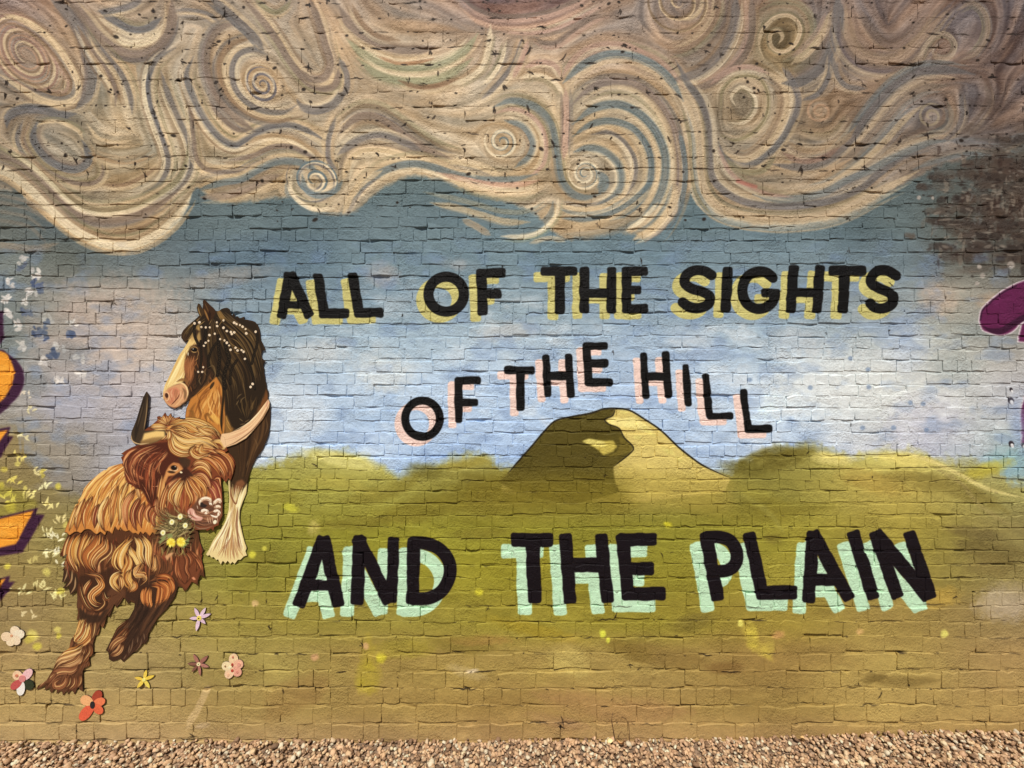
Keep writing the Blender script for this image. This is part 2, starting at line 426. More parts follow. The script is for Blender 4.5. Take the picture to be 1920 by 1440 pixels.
F(0, [(1370, -10), (1480, 120), (1560, 230), (1620, 330), (1680, 410), (1740, 470), (1820, 500), (1885, 480), (1900, 400), (1870, 280), (1850, 150)], 12, PU, ((8, 5, OL, .7), (-9, 6, CR, .7), (-15, 4, BR, .6)))
F(0, [(1740, -10), (1790, 120), (1830, 250), (1860, 360), (1820, 440), (1750, 440), (1690, 390)], 14, PU, ((8, 6, BR, .7), (-9, 7, CR, .6)))
F(0, [(1430, -10), (1500, 50), (1560, 70), (1620, 30), (1640, -10)], 9, OL, LIGHT)
F(0, [(1670, 560), (1700, 600), (1780, 620), (1870, 590), (1930, 520)], 14, GR, ((-9, 6, LC, .8),), taper=(0.3, 0.1))
F(0, [(40, 720), (55, 650), (140, 612), (260, 620), (340, 650), (430, 640)], 16, DK, ((9, 6, GR, .6), (-9, 6, CR, .5)))
F(0, [(210, 690), (190, 780), (250, 880), (350, 940), (440, 950), (500, 900), (480, 820), (455, 780)], 14, DK, ((-9, 6, PU, .7), (10, 6, TN, .7)))
F(0, [(470, 790), (440, 735), (350, 690), (260, 685), (200, 720)], 7, CR, ((5, 4, OL, .6),))
F(0, [(165, 690), (130, 780), (190, 890), (290, 975), (420, 1030), (530, 1030), (580, 980), (570, 900)], 8, PU, ((7, 7, CR, .8), (-7, 5, OL, .6)))
F(0, [(130, 680), (100, 790), (150, 890), (230, 970)], 7, GR, LIGHT)
F(0, [(490, 700), (560, 780), (660, 800), (740, 790)], 6, CR, ())
F(0, [(500, 860), (600, 900), (700, 920), (800, 900), (880, 860)], 6, TN, LIGHT)
F(0, [(580, 1040), (700, 1040), (800, 1000), (880, 940)], 7, BR, ((6, 5, CR, .7),))
F(0, [(-60, 800), (130, 900), (270, 1020), (390, 1110), (490, 1170), (620, 1180), (780, 1150), (900, 1090), (1000, 1010), (1050, 900), (1060, 800)], 11, OL, RICH)
F(0, [(-60, 840), (120, 940), (250, 1050), (350, 1150), (450, 1220), (600, 1245), (760, 1220), (900, 1150), (1000, 1080)], 16, PU, ((9, 7, GR, .6), (-11, 8, LC, .8), (-19, 5, BR, .6)))
F(0, [(200, 1150), (330, 1240), (470, 1300), (620, 1320), (780, 1290), (920, 1220), (1010, 1130)], 7, BR, LIGHT)
F(0, [(-60, 940), (60, 985), (170, 1070), (290, 1190), (410, 1290), (530, 1355), (650, 1385), (770, 1375), (880, 1325), (975, 1250), (1045, 1160), (1085, 1080)], 17, LC, ((10, 8, (196, 166, 124), .9), (-11, 6, TN, .8), (-18, 5, OL, .7)), taper=(0.05, 0.15))
for yy in (1110, 1150, 1200, 1250):
    F(0, [(-60, yy - 20), (60, yy), (170, yy + 30), (270, yy + 80 + (yy - 1100) * .3)], 6, (128, 118, 104), (), alpha=.55)
F(0, [(-60, 1370), (80, 1385), (200, 1395), (330, 1370)], 9, (158, 136, 112), ((7, 6, (140, 124, 108), .6),), alpha=.5)
F(0, [(1200, 935), (1340, 940), (1450, 885), (1560, 862), (1680, 872), (1780, 930), (1830, 1000)], 12, CR, ((8, 6, PU, .8), (-8, 6, BR, .7), (-15, 6, LC, .6)))
F(0, [(1290, 900), (1420, 880), (1530, 830), (1640, 828), (1740, 878), (1840, 965)], 9, PU, ((7, 6, OL, .7), (-8, 6, CR, .8)))
F(0, [(1350, 830), (1480, 770), (1620, 770), (1740, 830), (1850, 930)], 8, TN, ((6, 5, LC, .8), (-7, 5, GR, .5)))
F(0, [(1110, 1070), (1250, 1030), (1360, 1010), (1450, 960), (1560, 912), (1680, 912), (1760, 945), (1800, 1000)], 13, SB, ((9, 7, BR, .6), (-9, 7, CR, .7), (-16, 6, GR, .5)))
F(0, [(1130, 1110), (1280, 1100), (1400, 1060), (1500, 1010), (1600, 975)], 14, (140, 122, 104), ((9, 6, CR, .5),))
SPIRAL(590, 337, 3, 46, 2.1, 0.2, 5, SB, 0.9, 0.3, .95, 2.2)
SPIRAL(590, 337, 5, 50, 2.1, 2.3, 4.5, LC, 0.9, 0.3, .9, 2.2)
SPIRAL(588, 338, 8, 54, 1.9, 4.3, 4, GR, 0.9, 0.3, .8, 2.2)
F(0, [(1640, 990), (1635, 1070), (1690, 1140), (1780, 1180), (1900, 1170)], 8, LC, ((7, 6, SB, .8), (-7, 5, OL, .5)))
F(0, [(1700, 980), (1720, 1060), (1790, 1100), (1880, 1075), (1940, 1000)], 10, SB, ((-7, 5, LC, .7),))
F(0, [(1890, 660), (1850, 780), (1850, 900), (1900, 960)], 8, GR, LIGHT)

# middle third
mural.poly([(860, -60), (872, 0), (895, 22), (935, 34), (990, 34), (1040, 20), (1085, -4), (1100, -60)], (118, 94, 88), .9, 10)
for d, c, w in ((0, PU, 10), (7, PK, 7), (14, (150, 122, 108), 7), (21, (190, 156, 132), 8)):
    F(1, [(670, -20 + 3 * d), (760, 55 + 3 * d), (880, 95 + 3 * d), (1050, 92 + 3 * d), (1200, 60 + 3 * d), (1330, 0 + 3 * d), (1420, -60 + 3 * d)], w, c, ())
F(1, [(900, 180), (1060, 190), (1200, 165), (1330, 110), (1470, 30)], 7, PK, ((6, 5, PU, .6), (-6, 4, LC, .6)))
F(1, [(1080, 205), (1140, 240), (1210, 240), (1280, 190), (1400, 110), (1500, 70)], 8, PU, ((7, 6, PK, .8),))
F(1, [(-10, 40), (60, 150), (160, 225), (300, 280), (430, 285), (540, 260)], 18, PU, ((11, 9, CR, .8), (-10, 6, BR, .6)))
F(1, [(60, 20), (110, 120), (200, 200), (330, 230)], 8, BR, ((8, 6, LC, .6),))
F(1, [(30, 220), (130, 310), (270, 370), (430, 385), (580, 352), (700, 280), (775, 180)], 17, GN, ((-10, 8, LC, .9), (9, 7, CR, .8)))
F(1, [(90, 330), (200, 415), (340, 455), (500, 452), (640, 400), (740, 330)], 14, GN, ((-9, 7, LC, .8), (9, 6, OL, .6)))
F(1, [(320, 452), (420, 488), (540, 482), (660, 440)], 8, (128, 98, 72), ((7, 6, CR, .7),))
F(1, [(200, 318), (330, 358), (470, 345), (530, 325)], 6, (156, 116, 84), ())
F(1, [(-10, 330), (30, 420), (30, 500), (0, 560)], 10, GR, LIGHT)
F(1, [(840, 140), (830, 260), (790, 380), (700, 450), (600, 480)], 11, LC, ((7, 5, TN, .7), (-7, 5, OL, .5)))
F(1, [(930, 230), (895, 350), (840, 440), (770, 490)], 7, LC, ((6, 4, OL, .7),))
F(1, [(1015, 215), (985, 330), (925, 420), (845, 510), (780, 565)], 9, GR, ((7, 6, TN, .6), (-8, 7, CR, .7)))
F(1, [(1050, 230), (1010, 340), (960, 450)], 9, PK, LIGHT)
F(1, [(1000, 440), (1110, 425), (1200, 465), (1255, 540)], 8, LC, ((7, 6, OL, .6), (-7, 5, TN, .6)))
F(1, [(1030, 380), (1120, 350), (1200, 370), (1240, 440)], 9, PK, ((6, 4, LC, .7),))
F(1, [(850, 605), (960, 568), (1090, 605), (1170, 690), (1200, 800), (1215, 900), (1235, 1010), (1290, 1085), (1370, 1112), (1460, 1090)], 14, SB, ((9, 7, TN, .7), (-10, 7, OL, .6), (-17, 6, CR, .6)))
F(1, [(860, 640), (960, 615), (1060, 650), (1130, 730), (1150, 830), (1130, 930), (1050, 1000)], 8, PK, ((6, 6, LC, .7), (-7, 5, OL, .6)))
F(1, [(920, 678), (1020, 712), (1075, 800), (1055, 880), (975, 945)], 11, SB, ((-7, 5, LC, .8), (7, 5, BR, .6)))
SPIRAL(941, 266, 3, 28, 1.9, 2.8, 6, SB, 1.0, 0, .95, 2.4)
SPIRAL(941, 266, 5, 34, 1.9, 4.6, 5, LC, 1.0, 0, .9, 2.4)
F(1, [(1260, 500), (1265, 640), (1260, 780), (1250, 900)], 12, PK, ((7, 5, PU, .8), (-8, 6, GR, .6)))
F(1, [(1245, 470), (1340, 380), (1480, 312), (1620, 312), (1760, 370), (1860, 465), (1930, 580)], 15, SB, ((10, 8, CR, .7), (-11, 8, PK, .7), (-19, 6, OL, .5)))
F(1, [(1240, 440), (1300, 340), (1420, 260), (1580, 250), (1720, 300)], 9, PK, ((8, 5, LC, .6),))
F(1, [(1290, 600), (1380, 510), (1500, 462), (1640, 475), (1760, 555), (1850, 685), (1890, 830), (1900, 1000), (1875, 1150), (1800, 1290), (1710, 1360)], 14, (120, 106, 98), ((9, 7, CR, .8), (-10, 7, GR, .7), (-17, 6, TN, .6), (17, 6, OL, .6)))
F(1, [(1300, 700), (1420, 612), (1560, 590), (1680, 645), (1770, 745), (1820, 880), (1812, 1030), (1755, 1160), (1650, 1275)], 15, SB, ((10, 7, CR, .8), (-10, 7, LC, .7), (18, 5, GR, .5)))
F(1, [(1300, 770), (1400, 702), (1520, 682), (1640, 725), (1720, 830), (1742, 960), (1705, 1090), (1610, 1195), (1500, 1245)], 13, SB, ((9, 7, CR, .8), (-9, 6, CR, .7)))
F(1, [(1310, 855), (1385, 832), (1480, 852), (1560, 930), (1572, 1040), (1520, 1120), (1420, 1165)], 14, SB, ((8, 6, LC, .8), (-8, 6, CR, .8)))
F(1, [(1400, 760), (1500, 745), (1590, 800), (1650, 900), (1650, 1010), (1600, 1110)], 7, GR, ((6, 6, LC, .8),))
SPIRAL(1097, 326, 3, 26, 2.3, 0, 4.5, SB, 1, 0, .9, 2.2)
SPIRAL(1097, 326, 4, 32, 2.3, 1.8, 4.5, LC, 1, 0, .9, 2.2)
F(1, [(1440, 960), (1480, 1020), (1450, 1090)], 16, SB, (), taper=(.4, .3))
F(1, [(1220, 1150), (1340, 1180), (1480, 1160), (1600, 1080)], 9, CR, ((7, 6, SB, .8), (-7, 5, GR, .5)))
F(1, [(1240, 1230), (1400, 1230), (1560, 1180), (1680, 1090), (1760, 1000)], 10, SB, ((8, 7, CR, .8), (-7, 6, LC, .5)))
F(1, [(1250, 1320), (1420, 1310), (1580, 1260), (1700, 1180)], 8, (150, 138, 116), ((8, 6, SB, .7),))
F(1, [(1640, 1350), (1760, 1280), (1850, 1170), (1890, 1050)], 14, CR, ((8, 7, LC, .7), (-9, 6, SB, .6)))
F(1, [(1600, 1300), (1700, 1230), (1790, 1130)], 7, LC, ())
F(1, [(-20, 690), (100, 605), (220, 612), (330, 682), (440, 762), (560, 832), (680, 868)], 9, (112, 96, 74), ((8, 7, CR, .8), (-8, 7, OL, .7), (15, 5, TN, .5)))
F(1, [(-20, 760), (80, 668), (180, 655), (290, 705), (400, 790), (520, 860), (640, 900)], 13, PU, ((9, 7, BR, .6), (-9, 6, GR, .7)))
F(1, [(-20, 870), (90, 795), (220, 765), (340, 800), (470, 860)], 16, GR, ((9, 7, CR, .8), (-9, 7, LC, .6)))
F(1, [(10, 1020), (50, 890), (140, 840), (270, 850), (400, 890), (520, 900)], 15, CR, ((9, 7, LC, .7), (-9, 6, PU, .6)))
F(1, [(60, 1130), (150, 1020), (270, 950), (400, 922), (520, 942), (640, 982), (800, 1012), (960, 1010), (1100, 980)], 13, SB, ((9, 7, LC, .8), (-10, 8, CR, .8), (-17, 5, OL, .5)))
F(1, [(10, 1200), (60, 1100), (130, 1020), (230, 960)], 11, CR, ((8, 6, GR, .6),))
F(1, [(540, 970), (680, 1010), (840, 1040), (1000, 1040), (1130, 1010)], 10, (190, 150, 124), ((7, 6, CR, .7),))
F(1, [(600, 1010), (740, 1060), (880, 1090), (1040, 1090), (1150, 1050)], 11, CR, ((8, 7, OL, .7), (-8, 6, LC, .6)))
F(1, [(460, 1080), (600, 1110), (760, 1150), (900, 1190), (1040, 1190), (1150, 1130)], 9, (140, 140, 124), ((7, 6, SB, .6),))
F(1, [(500, 1140), (640, 1170), (780, 1210), (920, 1250), (1060, 1250)], 12, (184, 164, 130), ((8, 6, SB, .8),))
F(1, [(680, 1235), (770, 1280), (850, 1330)], 11, (176, 150, 118), (), alpha=.6)
F(1, [(900, 1330), (1020, 1330), (1120, 1300), (1200, 1220), (1222, 1110)], 9, LC, ((-8, 9, SB, .8), (7, 5, GN, .5)))
F(1, [(1060, 1370), (1170, 1340), (1260, 1360)], 8, CR, (), alpha=.6)
F(1, [(640, 870), (700, 950), (760, 1000)], 6, LC, (), alpha=.6)
F(1, [(600, 900), (760, 930), (900, 990)], 14, CR, ((8, 5, GR, .4),), alpha=.7)

# right third
F(2, [(200, -30), (190, 90), (130, 190), (30, 270), (-80, 300)], 13, BR, ((8, 6, CR, .8), (-8, 7, OL, .7), (15, 5, TN, .6)))
F(2, [(110, -30), (100, 50), (50, 100), (-30, 110)], 8, CR, ((7, 5, BR, .7),))
SPIRAL(1275, 4, 6, 60, 2.4, 0.5, 6, CR, 1, 0, .8, 3)
SPIRAL(1275, 4, 10, 66, 2.4, 2.4, 5, (112, 92, 70), 1, 0, .8, 3)
F(2, [(300, -30), (285, 150), (215, 300), (90, 410), (-60, 450)], 18, GR, ((10, 7, BR, .7), (-10, 8, LC, .8), (-18, 5, TN, .7)))
F(2, [(385, -30), (388, 190), (335, 330), (210, 440), (120, 485), (20, 490)], 14, PU, ((9, 7, PK, .8), (-9, 7, TN, .6)))
mural.blob(1466, 76, 62, 66, (116, 102, 74), .7, .35)
F(2, [(540, 245), (562, 205), (535, 172), (492, 195), (500, 265), (565, 292), (635, 245), (660, 155), (605, 92), (520, 100), (450, 170), (430, 260), (455, 330)], 6.5, CR, ((4.5, 2.5, OL, .7),), soft=2.5, taper=(.05, .2))
F(2, [(430, 60), (520, 20), (640, 30), (710, 100), (720, 200), (660, 300), (560, 350)], 7, OL, ((6, 6, TN, .8), (-6, 4, GN, .6)))
F(2, [(840, 60), (790, 180), (700, 290), (600, 370)], 15, CR, ((9, 8, PK, .7),))
mural.blob(1383, 195, 46, 52, (134, 112, 82), .6, .4)
F(2, [(300, 600), (272, 545), (330, 490), (398, 535), (408, 620), (345, 690), (250, 690)], 6, LC, ((5, 3, OL, .7),), soft=2.5)
F(2, [(215, 620), (225, 505), (310, 432), (425, 440), (478, 530), (470, 650), (400, 745), (300, 790), (210, 760)], 8, (138, 128, 92), ((6, 6, CR, .8), (-6, 5, LC, .6)))
F(2, [(440, 390), (555, 465), (588, 560), (575, 660), (525, 760), (455, 840), (370, 895), (290, 890), (220, 845)], 15, CR, ((8, 5, BR, .8), (-9, 6, LC, .9), (14, 4, TN, .8)))
F(2, [(595, 470), (640, 560), (612, 680), (552, 790), (460, 885), (350, 935), (240, 890), (200, 800)], 11, DK, ((-8, 6, CR, .8),))
F(2, [(560, 380), (620, 470), (650, 570), (620, 700)], 11, GR, LIGHT)
F(2, [(150, 480), (260, 400), (380, 380), (500, 420)], 9, PK, ((7, 5, LC, .7),))
F(2, [(-40, 340), (30, 470), (100, 570), (140, 690), (150, 850), (165, 990), (240, 1080), (360, 1138), (520, 1160), (700, 1152), (860, 1120), (1000, 1060), (1110, 970), (1230, 890), (1380, 850)], 13, DK, ((-9, 8, LC, .8), (9, 6, TN, .6), (16, 5, GR, .5)), taper=(.1, .15))
F(2, [(-30, 470), (60, 620), (95, 800), (100, 980), (140, 1100), (230, 1180), (360, 1218), (540, 1235), (740, 1220), (900, 1178), (1060, 1100), (1200, 1030), (1330, 960)], 17, CR, ((11, 8, LC, .8), (-10, 6, OL, .7), (19, 7, CR, .6)), taper=(.1, .15))
F(2, [(0, 620), (40, 780), (50, 950), (80, 1100), (160, 1210)], 8, OL, ((6, 5, LC, .8), (-6, 4, SB, .7)))
F(2, [(-20, 740), (10, 900), (10, 1050), (-30, 1200)], 10, SB, LIGHT)
F(2, [(870, -30), (872, 140), (832, 280), (775, 380), (670, 455), (560, 470)], 21, DK, ((11, 8, PU, .7), (-12, 8, CR, .5)))
F(2, [(870, 120), (900, 255), (960, 340), (1060, 388), (1180, 388), (1270, 330), (1370, 200), (1450, 90), (1530, 0)], 15, (104, 92, 92), ((10, 8, CR, .7), (-10, 7, PU, .7), (18, 5, TN, .6)))
F(2, [(910, 60), (935, 220), (1000, 310), (1100, 342), (1220, 335), (1320, 250), (1420, 130), (1510, 40)], 12, (176, 148, 120), ((9, 6, BR, .7), (-8, 7, TN, .7)))
F(2, [(840, 300), (820, 430), (760, 530), (660, 570)], 9, DK, LIGHT)
F(2, [(850, 330), (870, 430), (930, 490), (1050, 500)], 9, GR, LIGHT)
F(2, [(1000, 60), (1080, 200), (1180, 260), (1280, 200), (1380, 80)], 16, (108, 90, 78), ((9, 5, TN, .4),), alpha=.6)
F(2, [(1540, 60), (1630, 18), (1700, 80), (1712, 190), (1650, 300), (1560, 340)], 9, (160, 138, 114), ((7, 6, OL, .7), (-6, 4, GR, .6)))
F(2, [(1345, 370), (1350, 280), (1420, 198), (1490, 195), (1535, 255), (1500, 325), (1430, 330), (1405, 290), (1440, 245)], 6, (186, 164, 136), ((5, 3, OL, .7),), soft=2.5)
F(2, [(1640, 420), (1480, 392), (1330, 402), (1205, 470), (1112, 560), (1030, 662), (960, 762), (880, 850), (780, 912), (640, 940), (500, 925)], 19, DK, ((-12, 9, CR, .7), (11, 8, SB, .8), (19, 6, BR, .6)))
F(2, [(1500, 480), (1350, 500), (1230, 570), (1140, 670), (1050, 770), (960, 860), (850, 930)], 14, (120, 106, 90), ((9, 7, CR, .7), (-9, 7, SB, .6)))
F(2, [(1350, 590), (1240, 680), (1150, 780), (1060, 870), (950, 960), (820, 1040), (680, 1075)], 12, CR, ((8, 6, SB, .7), (-9, 6, GR, .7)))
F(2, [(1480, 560), (1510, 640), (1490, 720), (1400, 770), (1290, 800)], 9, (140, 130, 112), ((7, 5, SB, .6), (-7, 6, TN, .7)))
F(2, [(1560, 520), (1570, 650), (1530, 740), (1450, 800)], 8, GR, ((-6, 5, CR, .6),))
SPIRAL(1745, 218, 3, 26, 1.8, 1, 5, (150, 136, 112), 1, 0, .7, 3)
F(2, [(1700, 470), (1720, 580), (1640, 700), (1540, 790)], 10, PU, ((-7, 5, TN, .5),))
F(2, [(1500, 792), (1400, 800), (1280, 842), (1150, 902), (1040, 962), (920, 1012), (800, 1078), (660, 1112), (500, 1122), (380, 1090)], 14, SB, ((9, 8, CR, .8), (-9, 6, GR, .6), (17, 6, LC, .5)))
F(2, [(1960, 740), (1820, 800), (1640, 800), (1500, 790)], 15, (86, 92, 98), ((9, 6, GR, .6), (-9, 6, PU, .6)))
F(2, [(1960, 800), (1800, 880), (1620, 860), (1440, 900), (1280, 960)], 10, SB, ((7, 6, TN, .4),))
F(2, [(200, 830), (260, 960), (360, 1040), (480, 1090), (620, 1110)], 7, PK, ((6, 4, LC, .7), (-6, 5, OL, .6)))
QUEUE.append(lambda: mural.stroke(z(1280, 0, (310, 1020), (360, 1035), (410, 1050)), 7, (158, 92, 80), .6, 5))
F(2, [(590, 800), (700, 850), (820, 840), (920, 780), (980, 700)], 10, TN, ((8, 6, PU, .6), (-8, 7, CR, .6)))
F(2, [(560, 860), (660, 905), (780, 890), (880, 830)], 10, (140, 108, 90), ((-7, 6, LC, .5),))
SPIRAL(1537, 209, 4, 26, 1.8, 0, 5, (172, 140, 112), .9, 0, .7, 3)
F(2, [(520, 880), (440, 960), (330, 960), (250, 900)], 11, OL, ((7, 6, CR, .6),))
F(2, [(660, 730), (760, 760), (860, 730), (920, 640)], 8, (150, 132, 100), LIGHT)


# combed paint under the swirls: long bristle streaks that follow the neighbouring brush paths
def comb(x0, y0, x1, y1, cell=10, half=2):
    P = np.vstack([q[:-1] for q in PATHS]); T = np.vstack([np.diff(q, axis=0) for q in PATHS])
    ok = np.hypot(T[:, 0], T[:, 1]) > .1
    P, T = P[ok], T[ok]
    an = 2 * np.arctan2(T[:, 1], T[:, 0]); D = np.c_[np.cos(an), np.sin(an)]
    gx = np.arange(x0, x1 + cell, cell); gy = np.arange(y0, y1 + cell, cell)
    G = np.zeros((len(gy), len(gx), 2), np.float32)
    for j, yy in enumerate(gy):
        w = 1.0 / ((gx[:, None] - P[None, :, 0]) ** 2 + (yy - P[None, :, 1]) ** 2 + 60.0) ** 1.6
        G[j] = (w @ D) / w.sum(1)[:, None]
    h, w_ = int((y1 - y0) / half), int((x1 - x0) / half)
    yy, xx = np.mgrid[0:h, 0:w_].astype(np.float32)
    def angle(px, py):
        ix = np.clip(px * half / cell, 0, len(gx) - 1.001); iy = np.clip(py * half / cell, 0, len(gy) - 1.001)
        i = ix.astype(int); j = iy.astype(int); fx = (ix - i)[..., None]; fy = (iy - j)[..., None]
        v = (G[j, i] * (1 - fx) + G[j, i + 1] * fx) * (1 - fy) + (G[j + 1, i] * (1 - fx) + G[j + 1, i + 1] * fx) * fy
        return 0.5 * np.arctan2(v[..., 1], v[..., 0])
    src = [value_noise(h, w_, 2.2, RNG, 1), value_noise(h, w_, 6.0, RNG, 2), value_noise(h, w_, 9.0, RNG, 2)]
    acc = [s.copy() for s in src]; n = 1
    for sgn in (1, -1):
        px, py = xx.copy(), yy.copy(); last = None
        for k in range(20):
            a = angle(px, py); dx, dy = np.cos(a), np.sin(a)
            if last is None: dx, dy = dx * sgn, dy * sgn
            else:
                f = np.where(dx * last[0] + dy * last[1] < 0, -1, 1); dx, dy = dx * f, dy * f
            last = (dx, dy)
            px = np.clip(px + dx * 1.3, 0, w_ - 1); py = np.clip(py + dy * 1.3, 0, h - 1)
            ii, jj = px.astype(int), py.astype(int)
            for q in range(3): acc[q] += src[q][jj, ii]
            n += 1
    out = []
    for s in acc:
        s = s / n
        s = (s - s.mean()) / max(s.std(), 1e-6)
        out.append(np.repeat(np.repeat(s, half, 0), half, 1).astype(np.float32))
    return out
CB = (-420, -400, 2340, 470)
s1, s2, s3 = comb(*CB)
hh, ww_ = s1.shape
zone = mural.a[:hh, :ww_]
mk = (1 - m1[:hh, :ww_]) * np.clip((470 - (np.arange(hh) + MY0)) / 60.0, 0, 1)[:, None, None]
s1 = box_blur(s1, 1); 
tone = np.clip(.45 * s1 + .75 * s2, -2.0, 2.0)[..., None]
hue = np.clip(s3, -1.8, 1.8)[..., None]
zone += mk * (tone * np.array([15, 14, 12.5], np.float32) + hue * np.array([3, -.5, -4], np.float32))
for job in QUEUE: job()
zone += mk * (.5 * np.clip(s1, -2, 2)[..., None] * np.array([7, 6.5, 6], np.float32))

# dark bare brick showing at the upper right, with rags of old grey paint
for i in range(110):
    x, y = random.gauss(1890, 66), random.gauss(395, 66)
    if x > 1745 and y < 505: mural.blob(x, y, random.uniform(20, 50), random.uniform(8, 20), random.choice([(70, 56, 47), (62, 48, 41), (82, 70, 60)]), .38, .7, random.uniform(-.3, .3), .8)
for bx, by, bw, bh, bc in BRICKS:
    if by > 520 or by < 150 or bx < 1650: continue
    dd = ((bx - 1910) / 195.0) ** 2 + ((by - 400) / 130.0) ** 2
    if bx > 1900: dd = ((by - 395) / 150.0) ** 2
    p = 1.3 - dd
    if random.random() < p:
        for k in range(3):
            w2 = bw * random.uniform(.2, .55); cx = bx + random.uniform(-.3, .3) * bw; cy = by + random.uniform(-.2, .2) * bh; h2 = bh * random.uniform(.2, .5)
            q = [(cx - w2 * random.uniform(.6, 1), cy - h2), (cx, cy - h2 * random.uniform(.5, 1.1)), (cx + w2 * random.uniform(.6, 1), cy - h2 * .8), (cx + w2, cy + h2 * random.uniform(.5, 1)), (cx + w2 * .2, cy + h2), (cx - w2, cy + h2 * random.uniform(.4, 1))]
            mural.poly(q, random.choice([(62, 52, 45), (74, 63, 54), (50, 42, 37), (86, 77, 68), (56, 47, 42), (72, 58, 48), (42, 35, 31)]), random.uniform(.3, .65), 5, .9)
for i in range(70):
    x = random.gauss(1850, 60); y = random.gauss(405, 60)
    if x < 1715 or y > 505: continue
    mural.stroke([(x, y), (x + random.uniform(-3, 6), y - random.uniform(6, 18)), (x + random.uniform(-4, 10), y - random.uniform(16, 30))], random.uniform(4, 10), random.choice([(118, 108, 96), (100, 100, 98), (134, 122, 108), (96, 92, 84), (58, 43, 35), (50, 36, 30)]), .5, 4, (.3, .4), .9)
for i in range(420):
    x = random.gauss(1880, 70); y = random.gauss(400, 72)
    if x < 1730 or y > 520: continue
    r = random.expovariate(.6) + .6
    mural.blob(x, y, min(r, 4) * random.uniform(1, 2), min(r, 3), random.choice([(34, 26, 22), (40, 32, 28), (112, 104, 95), (132, 122, 110), (54, 44, 38)]), .55, .7, random.uniform(-.4, .4), .6)
for i in range(60):
    x = random.gauss(1850, 70); y = random.gauss(400, 70)
    if x < 1715 or y > 515: continue
    mural.stroke([(x, y), (x + random.uniform(8, 30), y + random.uniform(-3, 3))], random.uniform(1.5, 4), random.choice([(38, 27, 22), (46, 34, 28), (126, 116, 104)]), .7, 1.2, (.3, .4), .5)
for x, y, r in ((1836, 500, 4.5), (1895, 497, 7), (1831, 532, 4), (1842, 517, 5), (1748, 372, 3), (1722, 371, 4)):
    mural.blob(x, y, r, r, (170, 160, 150), .8, .3)

# ---- pale drifts in the sky
for x, y, rx, ry, c, a in ((215, 610, 150, 80, (200, 180, 164), .6), (110, 600, 60, 60, (176, 160, 148), .4), (720, 700, 60, 40, (216, 218, 212), .6), (1540, 720, 130, 60, (226, 228, 222), .55), (1240, 930, 60, 20, (196, 178, 100), .1), (600, 660, 60, 26, (200, 202, 200), .6), (560, 770, 60, 50, (206, 214, 222), .5), (950, 622, 60, 18, (190, 186, 180), .5),
                           (715, 515, 36, 24, (172, 162, 156), .55), (860, 497, 14, 10, (180, 176, 172), .6), (1600, 720, 120, 70, (214, 216, 212), .45), (1740, 800, 80, 60, (178, 176, 196), .4),
                           (1700, 640, 40, 60, (166, 178, 200), .35), (480, 900, 40, 18, (170, 190, 214), .6), (130, 760, 60, 40, (164, 166, 182), .5), (420, 520, 90, 18, (168, 150, 132), .4),
                           (1500, 640, 60, 22, (196, 196, 194), .4), (700, 830, 60, 26, (196, 210, 226), .4), (1300, 640, 50, 30, (186, 194, 202), .4), (1880, 570, 50, 20, (186, 154, 124), .5),
                           (1760, 560, 40, 36, (196, 170, 148), .5), (1830, 620, 40, 16, (120, 130, 130), .4), (1890, 870, 50, 30, (140, 176, 178), .6), (1790, 690, 50, 30, (150, 160, 158), .4)):
    mural.blob(x, y, rx, ry, c, a, .8, random.uniform(-.2, .2), .5)
for i in range(260):
    x, y = random.uniform(-300, 2200), random.uniform(480, 880)
    b = mural.a[int(y - MY0), int(x - MX0)]
    mural.blob(x, y, random.uniform(10, 46), random.uniform(4, 14), np.clip(b + random.uniform(-16, 20), 0, 255), .4, .8, random.uniform(-.5, .2), .4)

SK = value_noise(mural.h, mural.w, 26, RNG, 4, 1.7); SK2 = value_noise(mural.h, mural.w, 150, RNG, 2, 1.5)
yy_ = (np.arange(mural.h) + MY0)[:, None]
sc_m = np.clip((SK - .53) * 5, 0, 1) * np.clip((SK2 - .42) * 4, 0, 1) * np.clip((yy_ - 500) / 90.0, 0, 1) * np.clip((905 - yy_) / 40.0, 0, 1) * .42
mural.a += (np.array([222, 224, 222], np.float32) - mural.a) * sc_m[..., None]
sc_m = np.clip((.45 - SK) * 5, 0, 1) * np.clip((yy_ - 430) / 60.0, 0, 1) * np.clip((905 - yy_) / 40.0, 0, 1) * .35
mural.a += (np.array([112, 134, 168], np.float32) - mural.a) * sc_m[..., None]
for x, y in ((1594, 672), (1627, 693), (1519, 727), (1628, 726), (1736, 806), (1617, 802), (1675, 802), (1706, 755), (1730, 757), (1405, 712)):
    mural.blob(x, y, 5, 4.5, (112, 132, 160), .65, .5, 0, .3)
